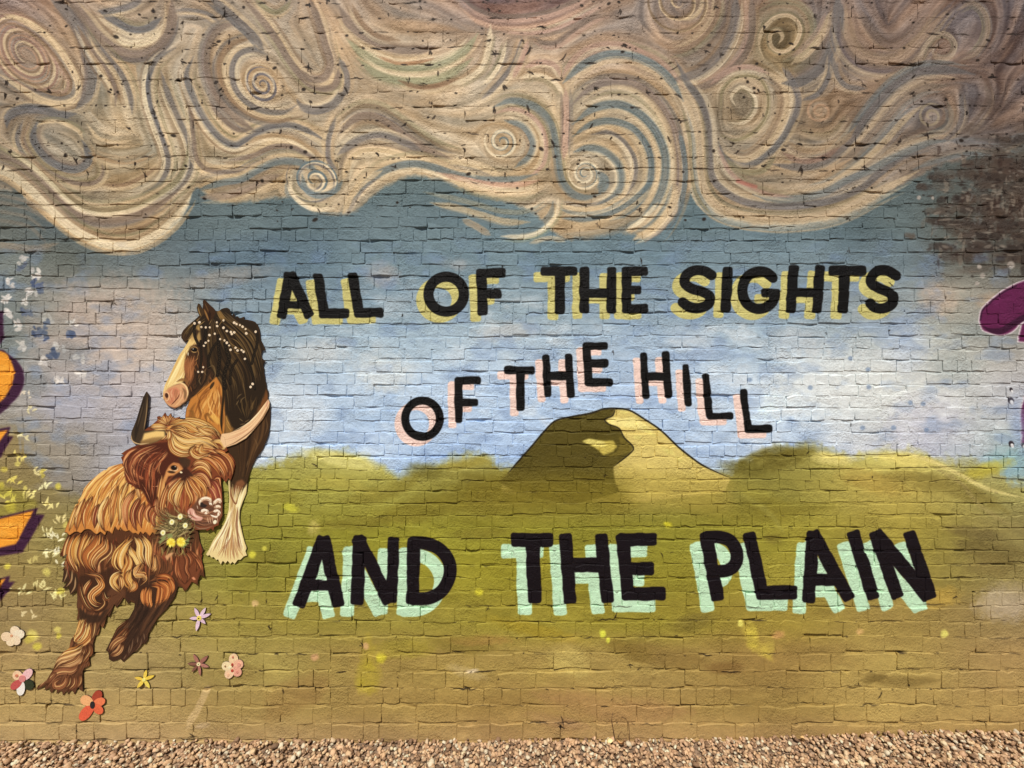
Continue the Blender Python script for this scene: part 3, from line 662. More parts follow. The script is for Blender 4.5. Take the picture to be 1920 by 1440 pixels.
# ---- rolling fields
mural.a += (field_tex - mural.a) * m2
for pts, w, c, al, so in (([(960, 884), (900, 918), (800, 950), (690, 975)], 46, (112, 100, 34), .6, 34), ([(800, 880), (770, 900), (720, 925), (640, 940)], 30, (118, 106, 40), .5, 24), ([(1380, 872), (1440, 850), (1500, 845)], 22, (98, 88, 34), .7, 14), ([(1640, 892), (1730, 900), (1820, 926), (1890, 960)], 34, (112, 98, 46), .6, 24),
                          ([(1790, 1016), (1850, 1030), (1930, 1040)], 40, (104, 90, 50), .6, 26), ([(1360, 900), (1420, 930), (1480, 985), (1520, 1040)], 40, (150, 138, 58), .4, 30), ([(1250, 940), (1400, 960), (1560, 950)], 40, (116, 104, 38), .45, 30), ([(560, 900), (640, 905), (700, 925)], 26, (170, 158, 76), .5, 20),
                          ([(1150, 1206), (1230, 1230), (1330, 1240)], 46, (118, 94, 50), .5, 30), ([(800, 1195), (860, 1210), (930, 1215)], 34, (116, 100, 44), .5, 24), ([(620, 1270), (540, 1310), (500, 1350)], 60, (140, 108, 64), .4, 40), ([(1600, 1260), (1680, 1278), (1760, 1275)], 22, (112, 92, 50), .5, 16), ([(1080, 1190), (1040, 1240), (980, 1290)], 40, (176, 152, 84), .45, 26),
                          ([(690, 1190), (690, 1240), (670, 1290)], 30, (168, 150, 56), .5, 22), ([(1390, 1165), (1410, 1200), (1450, 1240)], 22, (196, 174, 78), .55, 16), ([(520, 1030), (470, 1080), (440, 1140)], 40, (124, 112, 46), .4, 30), ([(1000, 1300), (1150, 1330), (1300, 1335)], 50, (160, 118, 84), .35, 40)):
    mural.stroke(pts, w, c, al, so, (.3, .3), .4)
for x, y, rx, ry, c, a in ((640, 862, 70, 14, (208, 200, 126), .9), (880, 868, 50, 10, (150, 136, 60), .6), (800, 884, 40, 16, (104, 96, 40), .7), (905, 905, 60, 16, (108, 98, 40), .6),
                           (1470, 862, 60, 16, (104, 94, 40), .8), (1400, 880, 50, 14, (96, 88, 36), .7), (1560, 860, 40, 12, (214, 200, 124), .9), (1700, 862, 60, 12, (214, 198, 116), .85),
                           (1640, 905, 70, 20, (160, 134, 66), .5), (1850, 880, 50, 14, (182, 168, 62), .7), (520, 930, 50, 20, (132, 122, 46), .5), (545, 952, 16, 8, (200, 196, 70), .7), (670, 980, 80, 12, (112, 100, 40), .5),
                           (900, 1000, 60, 12, (108, 96, 38), .45), (760, 1215, 60, 20, (150, 138, 50), .5), (715, 1233, 10, 12, (204, 192, 60), .8), (690, 1270, 24, 34, (172, 156, 52), .6), (1070, 1240, 40, 28, (196, 176, 104), .7),
                           (1180, 1220, 50, 18, (120, 100, 46), .5), (1130, 1188, 6, 9, (214, 214, 80), .9), (1140, 1200, 4, 6, (214, 214, 80), .8), (1252, 984, 8, 6, (222, 212, 60), .9), (898, 1110, 8, 7, (206, 196, 60), .8),
                           (1388, 1168, 6, 7, (222, 212, 110), .9), (1410, 1195, 12, 26, (196, 178, 74), .7), (1440, 1215, 14, 16, (196, 176, 80), .5), (1460, 1190, 12, 8, (206, 154, 104), .6), (1612, 1184, 8, 6, (214, 170, 116), .7),
                           (1770, 1188, 7, 8, (226, 216, 116), .9), (1360, 1252, 40, 12, (112, 84, 46), .6), (1640, 1272, 26, 8, (106, 88, 46), .6), (1300, 1165, 40, 16, (104, 90, 44), .5), (1450, 1010, 16, 10, (104, 92, 40), .6),
                           (1830, 1000, 60, 12, (96, 82, 50), .5), (1760, 1120, 40, 20, (184, 152, 72), .6), (1890, 1130, 60, 36, (186, 170, 150), .6), (1860, 1060, 50, 20, (112, 96, 54), .5), (588, 990, 12, 16, (196, 180, 110), .5),
                           (474, 1040, 7, 7, (214, 206, 76), .9), (496, 1028, 5, 5, (204, 196, 84), .9), (686, 1211, 7, 7, (206, 166, 116), .9), (478, 1131, 7, 6, (206, 172, 122), .9), (230, 1233, 10, 10, (206, 178, 128), .5),
                           (590, 1232, 8, 7, (206, 160, 118), .8), (450, 1260, 60, 16, (130, 108, 60), .4), (1000, 1180, 90, 14, (150, 128, 40), .5), (560, 1120, 60, 60, (156, 142, 60), .3), (235, 1110, 30, 30, (152, 132, 74), .4),
                           (885, 1258, 12, 4, (222, 204, 176), .8), (1040, 1350, 60, 12, (158, 120, 92), .4), (380, 1360, 14, 6, (205, 180, 150), .5), (905, 1200, 60, 10, (164, 118, 72), .35)):
    mural.blob(x, y, rx, ry, c, a, .7, random.uniform(-.3, .3), .5)
for i in range(520):
    x, y = random.uniform(-380, 2300), random.uniform(900, 1400)
    b = mural.a[int(y - MY0), int(x - MX0)]
    mural.blob(x, y, random.uniform(14, 60), random.uniform(5, 18), np.clip(b + random.uniform(-18, 16) * np.array([1, .95, .55]), 0, 255), .4, .8, random.uniform(-.3, .3), .5)
mural.stroke([(1690, 846), (1740, 862), (1800, 890), (1850, 916), (1920, 934)], 8, (214, 198, 130), .75, 6, (.2, .3), .3)
mural.stroke([(1740, 870), (1800, 905), (1840, 950), (1920, 1000)], 9, (150, 134, 84), .5, 8, (.2, .3), .4)
mural.stroke([(392, 1285), (378, 1315), (362, 1345), (348, 1370)], 14, (206, 178, 132), .6, 6, (.1, .2), 1.0)
mural.stroke([(1380, 920), (1440, 960), (1470, 1000)], 12, (150, 142, 70), .5, 10, (.3, .3), .4)

# ---- the outlined hill in the middle
def zz(*pts): return [(640 + a / 3.0, 480 + b / 3.0) for a, b in pts]
outline = zz((905, 1260), (935, 1225), (1000, 1150), (1075, 1065), (1130, 1000), (1200, 930), (1290, 905), (1400, 885), (1470, 862), (1540, 858), (1620, 868), (1700, 915), (1790, 975), (1870, 1050), (1920, 1095), (2020, 1170), (2110, 1215), (2190, 1250))
crest = [p for p in outline]
mural.poly(crest + zz((2150, 1330), (1700, 1380), (1300, 1380), (900, 1330)), (204, 184, 110), 1, 1.2)
mural.poly(zz((1560, 1200), (2190, 1240), (2190, 1420), (1500, 1420)), (164, 146, 70), .75, 26)
inner = zz((1540, 862), (1525, 898), (1482, 918), (1502, 945), (1562, 970), (1590, 1020), (1642, 1075), (1622, 1112), (1530, 1185), (1535, 1250), (1560, 1330))
mural.poly(outline[1:10] + inner + zz((1300, 1400), (1000, 1340), (880, 1270)), (82, 72, 28), 1, 1.2)
mural.poly(zz((760, 1270), (1000, 1240), (1560, 1235), (1660, 1440), (640, 1440)), (116, 103, 36), .92, 40)
mural.poly(zz((1490, 915), (1540, 905), (1580, 915), (1640, 905), (1700, 940), (1760, 985), (1740, 1000), (1690, 985), (1640, 965), (1570, 962), (1510, 945)), (232, 216, 140), .95, 1.5)
for q in (((1560, 870), (1620, 872), (1600, 890), (1570, 885)), ((1640, 1010), (1690, 1010), (1680, 1035), (1650, 1030)), ((1790, 1075), (1860, 1090), (1880, 1120), (1830, 1110)), ((1700, 955), (1770, 1010), (1760, 1020), (1700, 980)), ((1870, 1120), (1930, 1150), (1900, 1160))):
    mural.poly(zz(*q), (214, 200, 118), .8, 2.5)
mural.poly(zz((1355, 1042), (1395, 1028), (1440, 1040), (1530, 1038), (1550, 1072), (1530, 1098), (1475, 1120), (1430, 1080), (1390, 1058)), (188, 170, 84), 1, 1.2)
mural.poly(zz((1355, 1042), (1395, 1028), (1470, 1042), (1500, 1060), (1470, 1075), (1430, 1072)), (214, 200, 118), .9, 2)
mural.poly(zz((1560, 1010), (1590, 1030), (1640, 1075), (1620, 1105), (1560, 1125), (1480, 1130), (1550, 1100), (1570, 1060)), (112, 98, 40), .8, 2)
mural.stroke(outline[1:], 3.2, (36, 30, 18), 1, 1, (.05, .12))
mural.stroke(inner[:9], 2.6, (40, 34, 18), .95, 1, (.05, .1))
mural.stroke(zz((1395, 1110), (1440, 1120), (1500, 1135)), 2, (60, 52, 22), .7, 1, (.3, .3))

# ---- flower dabs and grasses along the left
for x, y, c in [(42, 486, 0), (70, 514, 0), (20, 530, 0), (50, 565, 0), (14, 560, 0), (42, 650, 0), (112, 650, 0), (80, 676, 0), (134, 608, 0), (90, 596, 0), (148, 672, 0), (112, 712, 0), (28, 610, 0), (20, 590, 0), (150, 700, 0), (60, 548, 0),
                (70, 620, 1), (82, 632, 1), (98, 662, 1), (100, 672, 1), (75, 540, 1), (50, 585, 1), (130, 628, 1), (44, 500, 1), (66, 530, 1), (86, 608, 1)]:
    for k in range(random.randint(5, 8)):
        px, py = x + random.uniform(-9, 9), y + random.uniform(-8, 8)
        if c == 0: col = random.choice([(208, 202, 194), (196, 190, 184), (222, 214, 204)])
        else: col = random.choice([(74, 86, 112), (88, 98, 122), (64, 76, 104)])
        mural.blob(px, py, random.uniform(3.5, 8), random.uniform(2, 4.5), col, .88, .35, random.uniform(0, 3), .3)
for x, y in [(30, 500), (95, 560), (20, 640), (130, 660), (60, 720), (100, 610), (70, 580)]:
    mural.blob(x, y, 40, 24, random.choice([(104, 112, 116), (126, 130, 124), (112, 116, 108)]), .4, .8, 0, .5)
for x, y, n, col, ln in [(30, 700, 5, (206, 200, 186), 14), (58, 930, 7, (220, 206, 130), 18), (95, 950, 7, (214, 200, 130), 17), (120, 1060, 6, (226, 218, 180), 15), (40, 1110, 7, (206, 196, 140), 16), (90, 1000, 6, (216, 206, 150), 15), (66, 885, 7, (214, 200, 140), 15), (25, 905, 7, (204, 188, 96), 16), (45, 820, 5, (206, 196, 150), 14), (38, 860, 8, (206, 190, 110), 16), (78, 912, 6, (218, 212, 160), 16), (20, 935, 9, (212, 200, 96), 18), (112, 975, 6, (206, 190, 130), 16), (105, 1008, 7, (224, 216, 176), 15),
                         (92, 1040, 7, (222, 212, 160), 16), (110, 1040, 6, (230, 224, 190), 14), (74, 1100, 8, (214, 202, 140), 18), (110, 1120, 7, (214, 204, 140), 18), (60, 1055, 6, (184, 168, 100), 16), (52, 1155, 6, (206, 188, 140), 12), (50, 740, 5, (204, 192, 170), 12), (60, 770, 4, (200, 190, 150), 12)]:
    for k in range(n):
        a = -1.57 + random.uniform(-1.1, 1.1)
        bx, by = x + random.uniform(-12, 12), y + random.uniform(-4, 8)
        L = ln * random.uniform(.5, 1.1)
        mural.stroke([(bx, by), (bx + L * .5 * math.cos(a), by + L * .5 * math.sin(a)), (bx + L * math.cos(a + .15), by + L * math.sin(a + .15))], random.uniform(3.2, 5.2), np.clip(np.array(col) + 12, 0, 255), .95, 1.0, (.5, .4), .1)
for x, y, r in [(79, 884, 6), (110, 912, 7), (82, 892, 5), (48, 915, 5), (34, 870, 6), (8, 880, 7), (4, 910, 7), (125, 985, 8), (14, 1062, 7), (62, 1190, 12), (55, 1198, 10), (70, 1212, 9), (108, 1180, 7), (110, 1192, 6), (20, 950, 12), (88, 1072, 9), (114, 1108, 8)]:
    mural.blob(x, y, r, r * .8, random.choice([(206, 192, 80), (214, 200, 110), (196, 180, 84)]), .8, .6, random.uniform(0, 3), .4)
for q in (((0, 960), (60, 945)), ((0, 920), (40, 930))):
    mural.stroke(q, 20, (150, 140, 50), .5, 14)

# ---- cut-off lettering at both ends
ORANGE, PURPLE, WINE, WHITE = (222, 150, 54), (58, 30, 52), (90, 32, 68), (214, 206, 204)
mural.poly([(-60, 590), (7, 583), (8, 635), (-4, 652), (-60, 660)], PURPLE, 1, 1.5)
mural.poly([(-60, 650), (0, 655), (12, 661), (32, 677), (44, 697), (46, 717), (36, 741), (16, 762), (-6, 780), (-60, 800)], PURPLE, 1, 1.5, 0, True)
mural.poly([(-60, 652), (4, 659), (20, 676), (27, 700), (25, 716), (14, 738), (-4, 756), (-60, 770)], ORANGE, 1, 1.5, 0, True)
for pp, oo in (([(-60, 815), (20, 800), (14, 818), (26, 818), (-2, 860), (-60, 940)], [(-60, 822), (15, 806), (0, 828), (-60, 900)]),
               ([(-60, 984), (72, 952), (67, 965), (84, 965), (42, 1036), (-60, 1052)], [(-60, 988), (64, 957), (30, 1020), (-60, 1040)]),
               ([(-60, 1102), (20, 1079), (17, 1091), (29, 1090), (0, 1128), (-60, 1200)], [(-60, 1106), (12, 1084), (0, 1102), (-60, 1170)])):
    mural.poly(pp, PURPLE, 1, 1.5); mural.poly(oo, ORANGE, 1, 1.5)
for x, y in ((5, 690), (12, 985), (2, 1000), (30, 985)): mural.blob(x, y, 16, 6, (232, 168, 72), .5, .6, 0, .4)
petal = [(1836, 602), (1840, 582), (1856, 565), (1877, 548), (1900, 535), (1925, 526), (1990, 516), (2010, 560), (1960, 590), (1920, 600), (1903, 617), (1888, 626), (1874, 628), (1856, 624), (1842, 618)]
c0 = np.mean(petal, axis=0)
def grow(poly, d):
    c = catmull(poly + poly[:1], 4)
    a = np.sum(c[:-1, 0] * c[1:, 1] - c[1:, 0] * c[:-1, 1])
    return offset_curve(c, -d if a > 0 else d)
leaf = [(1909, 640), (1914, 618), (1925, 604), (1990, 604), (1990, 645)]
body = [(1925, 738), (1915, 763), (1913, 786), (1916, 815), (1921, 836), (1990, 850), (1990, 738)]
for q in (petal, leaf, body):
    mural.stroke(catmull(q + q[:1], 4)[::2], 5, WHITE, .95, 1.5)
    mural.poly(q, WINE, 1, 1.2, 0, True)
mural.stroke([(1842, 612), (1858, 620), (1878, 620), (1902, 606), (1925, 594), (1980, 582)], 12, (52, 20, 42), .9, 2.5, (.2, .2))
mural.stroke([(1838, 600), (1842, 582), (1858, 566), (1880, 549), (1905, 536)], 3, (52, 20, 42), .9, 1.2)
for x, y, r in ((1895.5, 731, 3.2), (1895, 752, 5.6), (1896, 833, 5.0), (1918.5, 835, 4)):
    mural.blob(x - .5, y - .5, r, r * 1.25, (44, 38, 42), 1, .15, -.5)
    mural.blob(x + 1, y + 2.2, r * .6, r * .8, (226, 224, 222), 1, .2, -.5)
for i in range(3):
    mural.blob(1900 + i * 8, 780 + i * 12, 12, 40, (150, 164, 190), .4, .8, 0, .4)

# ---- the three painted lines of words
def word(kind, args, w, col, dx, dy, grow_w=0.0, r=4.0):
    for a in args:
        if kind == 'b':
            p0, p1 = a[0], a[1]; ww = a[2] if len(a) > 2 else w
            mural.bar((p0[0] + dx, p0[1] + dy), (p1[0] + dx, p1[1] + dy), ww + grow_w, col, r, ww * .42)
        else:
            mural.stroke([(x + dx, y + dy) for x, y in a], w + grow_w, col, 1, 1.2)
def ring(cx, cy, rx, ry): return [(cx + rx * math.cos(t * math.pi / 16), cy + ry * math.sin(t * math.pi / 16)) for t in range(33)]
LINES = [
  (19.0, (13, 11, 9), (190, 182, 118), (-13, 11), [
    ((542, 519), (529, 590)), ((547, 519), (579, 588)), ((536, 572), (572, 572), 14), ((597, 521), (607, 584)), ((606, 588), (648, 588), 18), ((662, 519), (672.5, 584)), ((672, 586.5), (711, 586.5), 18),
    ((902, 512), (905, 584)), ((902, 512.5), (941, 512), 17.5), ((904, 551), (933, 551), 17.5), ((1021, 508.5), (1075, 508.5), 17.5), ((1049.5, 509), (1049.5, 581)),
    ((1095.5, 508), (1095.5, 580), 18), ((1146.5, 508), (1146.5, 580), 18), ((1097, 550), (1146, 550), 16.5), ((1174.5, 508), (1174.5, 580), 18), ((1175, 508.5), (1207, 508.5), 17), ((1175, 544), (1196, 544), 16.5), ((1175, 579), (1208, 578.5), 17),
    ((1364, 508), (1360.5, 577)), ((1434, 549.5), (1456, 549.5), 16), ((1487.5, 505), (1482.5, 579)), ((1537, 505), (1531, 579)), ((1486, 549), (1534, 549), 17), ((1561, 507.5), (1617, 507.5), 18), ((1584.5, 508), (1580, 579), 20.5)],
   [ring(836.7, 551.7, 33.2, 32.7), [(1334, 516), (1320, 508), (1301, 507.5), (1286, 517), (1284, 531), (1297, 541.5), (1316, 547), (1330, 556), (1328, 570), (1312, 577.5), (1293, 576), (1280, 567)],
    [(1449, 521), (1436, 511), (1419, 509.5), (1402, 518), (1393, 535), (1392.5, 553), (1400, 569), (1416, 578.5), (1433, 577.5), (1447, 568), (1453, 553)],
    [(1680, 517), (1665, 508), (1647, 507.5), (1635, 518), (1634, 531), (1647, 540.5), (1663, 547), (1674, 556), (1672, 570), (1657, 578), (1641, 577), (1631, 569)]]),
  (15.0, (13, 10, 9), (230, 202, 190), (-12, 10), [
    ((860, 713), (860, 787)), ((860, 713.5), (895, 713.5)), ((860, 755), (891, 754.5)), ((951, 694), (996, 694)), ((975.5, 694), (976, 764), 16), ((1023.5, 670), (1027, 738), 14), ((1066, 669), (1070.5, 740), 14), ((1025, 705), (1068, 705)),
    ((1099.5, 649), (1103.5, 717)), ((1100, 649), (1134, 649)), ((1101, 681), (1134, 681)), ((1104, 717), (1142, 717)), ((1206, 666), (1211, 742), 13.5), ((1247.5, 665), (1253.5, 741), 14), ((1208, 706), (1250, 706)),
    ((1285.5, 688), (1290, 756), 13.5), ((1323, 706), (1330, 779), 14), ((1330, 780.5), (1369, 780), 13.5), ((1394, 735), (1402.5, 803), 14), ((1402, 804), (1442, 803.5), 14.5)],
   [ring(792.3, 785, 32.4, 34.0)]),
  (24.0, (19, 9, 17), (184, 214, 180), (-18, 21), [
    ((604, 1015), (563, 1128)), ((608, 1015), (633, 1128)), ((588, 1097), (622, 1097), 20), ((675, 1015), (669.5, 1124), 25), ((738, 1016), (734.5, 1122), 21), ((674, 1016), (727, 1122), 25), ((776, 1018), (774, 1122)),
    ((969, 1012), (1026, 1012), 26), ((998.5, 1014), (1002, 1120), 26), ((1060.5, 1010), (1068.5, 1122)), ((1127.5, 1010), (1138.5, 1120)), ((1064, 1059), (1132, 1059), 27), ((1167, 1011), (1178, 1115)),
    ((1168, 1011.5), (1222, 1011.5)), ((1173, 1066), (1216, 1066)), ((1178, 1113), (1237, 1113), 25.5), ((1325, 1008), (1344, 1116), 25), ((1406, 1008), (1429, 1112)), ((1432, 1110.5), (1484, 1110.5), 26),
    ((1523.5, 1006), (1516, 1120)), ((1527, 1006), (1588, 1116), 25), ((1522, 1087), (1572, 1087), 22), ((1601, 1006), (1635, 1114), 25), ((1642, 1006), (1680, 1112)), ((1706.5, 1006), (1743, 1114)), ((1647, 1006), (1736, 1114), 26)],
   [[(776, 1017), (800, 1019), (826, 1031), (842, 1054), (843, 1080), (829, 1107), (805, 1121), (776, 1123)], [(1326, 1007), (1350, 1007), (1370, 1015), (1381, 1036), (1379, 1056), (1365, 1069), (1338, 1072)]]),
]
for w, col, shade, (dx, dy), bars, curves in LINES:
    word('b', bars, w, shade, dx, dy, 1.0, 5.0); word('c', curves, w, shade, dx, dy, 1.0)
for w, col, shade, (dx, dy), bars, curves in LINES:
    word('b', bars, w, col, 0, 0, 0, 5.0); word('c', curves, w, col, 0, 0)

# ---- where the paint skipped: gaps at joints, chips, and fine spray grain
GAP = (26, 18, 13)
for x, y, h in HEADS:
    top = min(1.0, max(0.0, (430 - y) / 180.0))
    low = min(1.0, max(0.0, (y - 1000) / 200.0))
    if random.random() < 0.035 + 0.26 * top + .05 * low:
        cx, cy, a = x + random.uniform(-2, 2), y + random.uniform(-.4, .4) * h, random.gauss(1.4, .6)
        for k in range(random.choice([1, 1, 2, 3])):
            L = random.uniform(.05, .26) * h * random.choice([1, 1, 1.6])
            mural.stroke([(cx - L * math.cos(a), cy - L * math.sin(a)), (cx + random.uniform(-1.2, 1.2), cy + random.uniform(-1, 1)), (cx + L * math.cos(a + .3), cy + L * math.sin(a + .3))], random.uniform(1.2, 2.6 + 2.2 * top), GAP, random.uniform(.6, 1), .9, (.3, .4), .7)
            cx += random.uniform(-4, 4); cy += random.uniform(-4, 4); a = random.choice([a + random.uniform(-.6, .6), random.uniform(-.3, .3)])
for c, y in enumerate(BEDS):
    if y > 1400: continue
    top = min(1.0, max(0.0, (430 - y) / 180.0)); low = min(1.0, max(0.0, (y - 1000) / 200.0))
    x = -420.0
    while x < 2340:
        x += random.expovariate(1.0 / (60 - 22 * top - 10 * low))
        L = random.uniform(2, 9) if random.random() < .75 - .3 * low else random.uniform(10, 30 + 30 * low)
        n = max(3, int(L / 5)); pts = []
        for k in range(n):
            xx = x + L * k / (n - 1)
            pts.append((xx, y + 2.0 * math.sin(xx * .008 + c * 1.7) + 1.2 * math.sin(xx * .027 + c * 2.9) + random.gauss(0, .9)))
        mural.stroke(pts, random.uniform(1.1, 2.6 + 1.2 * top), GAP, .2 + .65 * random.random() * max(top, low) + .1, .9, (.3, .3), .7)
        x += L
for i in range(900):
    x, y = random.uniform(-420, 2340), random.uniform(-400, 420)
    r = min(3.2, random.expovariate(1.1) + .5)
    mural.blob(x, y, r * random.uniform(.8, 1.8), r, (30, 22, 16), .9, .4, random.uniform(-.6, .6))
mural.a *= 1.0 + 0.10 * (RNG.random((mural.h, mural.w, 1)).astype(np.float32) - 0.5) + 0.10 * (value_noise(mural.h, mural.w, 5, RNG, 2, 1.8)[..., None] - 0.5)
mural.a += (mural.a.mean(axis=2, keepdims=True) - mural.a) * -0.06
# ------------------------------------------------------------------ paint on the sawn animal boards
art = Canvas(50, 545, 530, 1315, 2.2, (58, 40, 26))
def u8(ox, oy, *pts, k=8.0): return [(ox + a / k, oy + b / k) for a, b in pts]
HORSE_OUT = [(373.7, 569.4), (371, 577), (373, 586), (376, 592), (365, 602.5), (355, 611), (347, 619), (343, 626), (342.5, 634), (346, 638), (350, 642), (354, 638), (357, 639), (349, 652), (340, 664), (330, 684), (321, 704), (312, 722), (309, 734), (308.5, 746), (314, 756), (321, 762), (331, 766), (337, 763), (341, 764), (344, 758), (349, 758), (352, 753), (357, 751),
    (360, 747), (357, 755), (352, 766), (350, 780), (351, 790), (360, 800), (400, 850), (430, 885), (430, 900), (432, 932), (431, 955), (425, 976), (416, 992), (402, 1012), (394, 1029), (388.5, 1038), (392, 1041), (395, 1039), (399, 1044), (403, 1043), (408, 1049), (411, 1047), (416, 1057), (420, 1050), (425, 1055), (429, 1050), (434, 1056), (438, 1052), (442, 1056), (448, 1048), (453, 1048), (459, 1042), (465, 1040), (462, 1032), (465, 1026), (461, 1017), (457, 1002),
    (454, 987), (451, 971), (452, 955), (457, 940), (464, 924), (466, 902), (470, 886), (475, 872), (482, 859), (495, 841), (500, 828), (505, 815), (508, 794), (509, 770), (507, 757), (504, 747), (505, 735), (502, 728), (501, 720), (498.5, 712), (498.5, 705), (496.5, 700), (497, 692), (495, 686), (497.5, 679), (501, 676.5), (496, 675), (492, 670), (491.5, 663), (494, 657), (499, 656.5), (496, 648), (491, 638),
    (489.5, 625), (488, 617), (485, 610), (480, 604), (475, 602), (466, 600), (459.5, 599), (460, 594), (455, 596), (451, 597), (446, 593), (443, 596), (440.5, 588), (437, 592), (434, 587), (432, 580), (428, 577.5), (422.5, 578), (417, 580), (412, 584), (406, 583), (402, 578), (394, 571), (388, 564.5), (384.5, 562), (382.5, 566), (383, 574), (381, 581), (379, 575), (376.5, 570.5)]
EAR_L = [(232, 851), (242, 844), (252, 838), (261, 835), (270, 833), (285, 832)]
HEAD_OUT = [(275, 812), (276, 806), (285, 799), (291, 795), (300, 787), (299, 781), (303, 779.5), (308, 782), (311, 777), (314, 773), (317, 779), (320, 780), (325, 774), (327, 781), (332, 783), (342, 781), (341, 785), (347, 786), (364, 787), (382, 792), (399, 802), (414, 814), (425, 820), (427, 832), (431, 844), (425, 848), (434, 852), (442, 864), (444, 871), (441, 886), (436, 900), (432, 895), (427, 904), (419, 893),
    (418, 904), (420, 917), (421, 942), (421, 965), (415, 977), (414, 983), (409, 985), (406, 986), (404, 994), (400, 989), (392, 994), (390, 991), (371, 992), (362, 985), (352, 978), (344, 986), (336, 980), (330, 986), (320, 976), (312, 982), (306, 968), (300, 960), (296, 946), (288, 950), (280, 938), (276, 922), (268, 914), (258, 914), (252, 906), (244, 904), (242, 896), (238, 888), (239, 878), (236, 868), (232, 856), (238, 853), (232, 850), (242, 843), (252, 838), (262, 834), (275, 832), (290, 828)]
HORN_A = [(279, 734), (283, 740), (282, 760), (279, 785), (276, 807), (296, 806), (313, 806), (318, 814), (308, 822), (300, 827), (285, 832), (268, 833), (256, 831), (250, 822), (251, 810), (260, 788), (267, 765), (273, 745)]
HORN_B = [(506, 748), (509, 754), (507.5, 764), (496, 785), (482, 802), (465, 821), (446, 832), (431, 837), (424, 838), (417, 824), (419, 813), (434, 811), (452, 804), (471, 790), (487, 773), (500, 756)]
SCALLOP = u8(110, 860, (125, 1100), (160, 1100), (200, 1142), (280, 1090), (330, 1090), (370, 1112), (420, 1062), (460, 1050), (510, 1056), (560, 1100), (612, 1130), (660, 1088), (730, 1140), (760, 1072), (800, 1080), (840, 1118), (880, 1000), (910, 1050), (940, 1064), (960, 1012), (1000, 1064), (1040, 1080), (1090, 1060), (1150, 1112), (1190, 1100), (1230, 1130), (1260, 1080), (1300, 1120), (1330, 1085), (1400, 1150), (1440, 1090), (1480, 1130), (1500, 1080))
BODY_OUT = SCALLOP + [(305, 985), (330, 975), (345, 950), (330, 880), (270, 850), (239, 862), (236, 867), (217, 872), (208, 875), (203, 881), (200, 880), (190, 887), (180, 896), (171, 904), (162, 915), (160, 921), (157, 930), (151, 937), (152, 942), (146, 945), (141, 957), (137, 966), (135, 972), (130, 983), (127, 992)]
SKIRT_OUT = [(127, 990), (131, 1002), (126, 1012), (123, 1021), (120, 1029), (116, 1037), (117, 1043), (123, 1041), (130, 1037), (127, 1046), (122, 1058), (124, 1060), (128, 1057), (120, 1068), (123, 1068), (122, 1078), (120, 1090), (124, 1090), (131, 1088), (126, 1095), (121, 1101), (126, 1101), (133, 1097), (134, 1108), (136, 1114), (141, 1110), (148, 1105), (148, 1115), (170, 1122), (190, 1128), (206, 1120), (222, 1112), (240, 1122), (262, 1132), (290, 1128), (330, 1118), (336, 1098), (344, 1099), (348, 1107), (353, 1104), (362, 1089), (367, 1091), (373, 1096), (374, 1086), (378, 1077), (382, 1078), (386, 1081), (384, 1064), (380, 1046), (382, 1038), (379, 1039),
    (384, 1031), (377, 1015), (375, 1000), (371, 988), (340, 960), (240, 960), (140, 975)]
LEG_FRONT = [(148, 1095), (148, 1122), (147, 1135), (150, 1146), (147, 1161), (152, 1158), (149, 1169), (145, 1185), (136, 1198), (133, 1213), (121, 1222), (110, 1234), (103, 1253), (95, 1266), (90, 1274), (75, 1283), (71, 1291), (80, 1288), (89, 1282), (87, 1292), (94, 1289), (98, 1286), (97, 1294), (100, 1297), (106, 1290), (110, 1291), (109, 1299), (115, 1294), (120, 1294), (121, 1302), (126, 1296), (130, 1293), (130, 1300), (136, 1292), (140, 1294), (143, 1300), (147, 1291), (150, 1286), (154, 1292), (159, 1294), (158, 1285), (158, 1276), (158, 1257), (161, 1251), (167, 1248), (171.5, 1245), (170, 1236), (170, 1230), (178, 1225), (178, 1204), (182, 1190), (187, 1188), (190, 1179), (191, 1170), (196, 1176), (198, 1172), (204, 1150), (207, 1156), (210, 1150), (217, 1131), (221, 1138), (228, 1130), (240, 1110), (220, 1090)]
LEG_REAR = [(240, 1100), (238, 1122), (243, 1131), (249, 1123), (256, 1127), (254, 1140), (245, 1157), (240, 1161), (231, 1166), (222, 1176), (211, 1198), (201, 1218), (205, 1219), (207, 1227), (207, 1234), (214, 1238), (222, 1236), (228, 1233), (231, 1236), (234, 1239), (243, 1231), (252, 1222), (259, 1218), (266, 1210), (272, 1204), (274, 1206), (280, 1198), (281, 1186), (287, 1177), (298, 1157), (316, 1139), (328, 1121), (338, 1095), (320, 1070), (270, 1080)]

# ---- horse
art.poly(HORSE_OUT, (60, 42, 26), 1, 1.5)
art.poly([(358, 636), (365, 632), (371, 640), (373, 650), (362, 652), (355, 662), (350, 680), (351, 695), (354, 706), (346, 716), (330, 722), (318, 730), (306, 760), (300, 740), (312, 715), (335, 670)], (222, 190, 122), 1, 1.5)
art.bundle([(362, 638), (345, 662), (330, 690), (312, 725), (309, 740)], [(374, 645), (356, 670), (350, 700), (336, 716), (318, 732)], 26, [(236, 210, 142), (206, 166, 98), (228, 196, 126), (244, 222, 160)], 3, .8, 1.2, 1.0)
art.stroke([(349, 660), (338, 684), (326, 706), (316, 724)], 3.2, (248, 228, 164), .9, 1.2, (.3, .3))
art.blob(364, 632, 4, 9, (190, 152, 92), .8, .5, .1); art.blob(377, 632, 5, 12, (176, 140, 84), .9, .4, .3); art.blob(379, 616, 7, 5, (190, 150, 86), .9, .4)
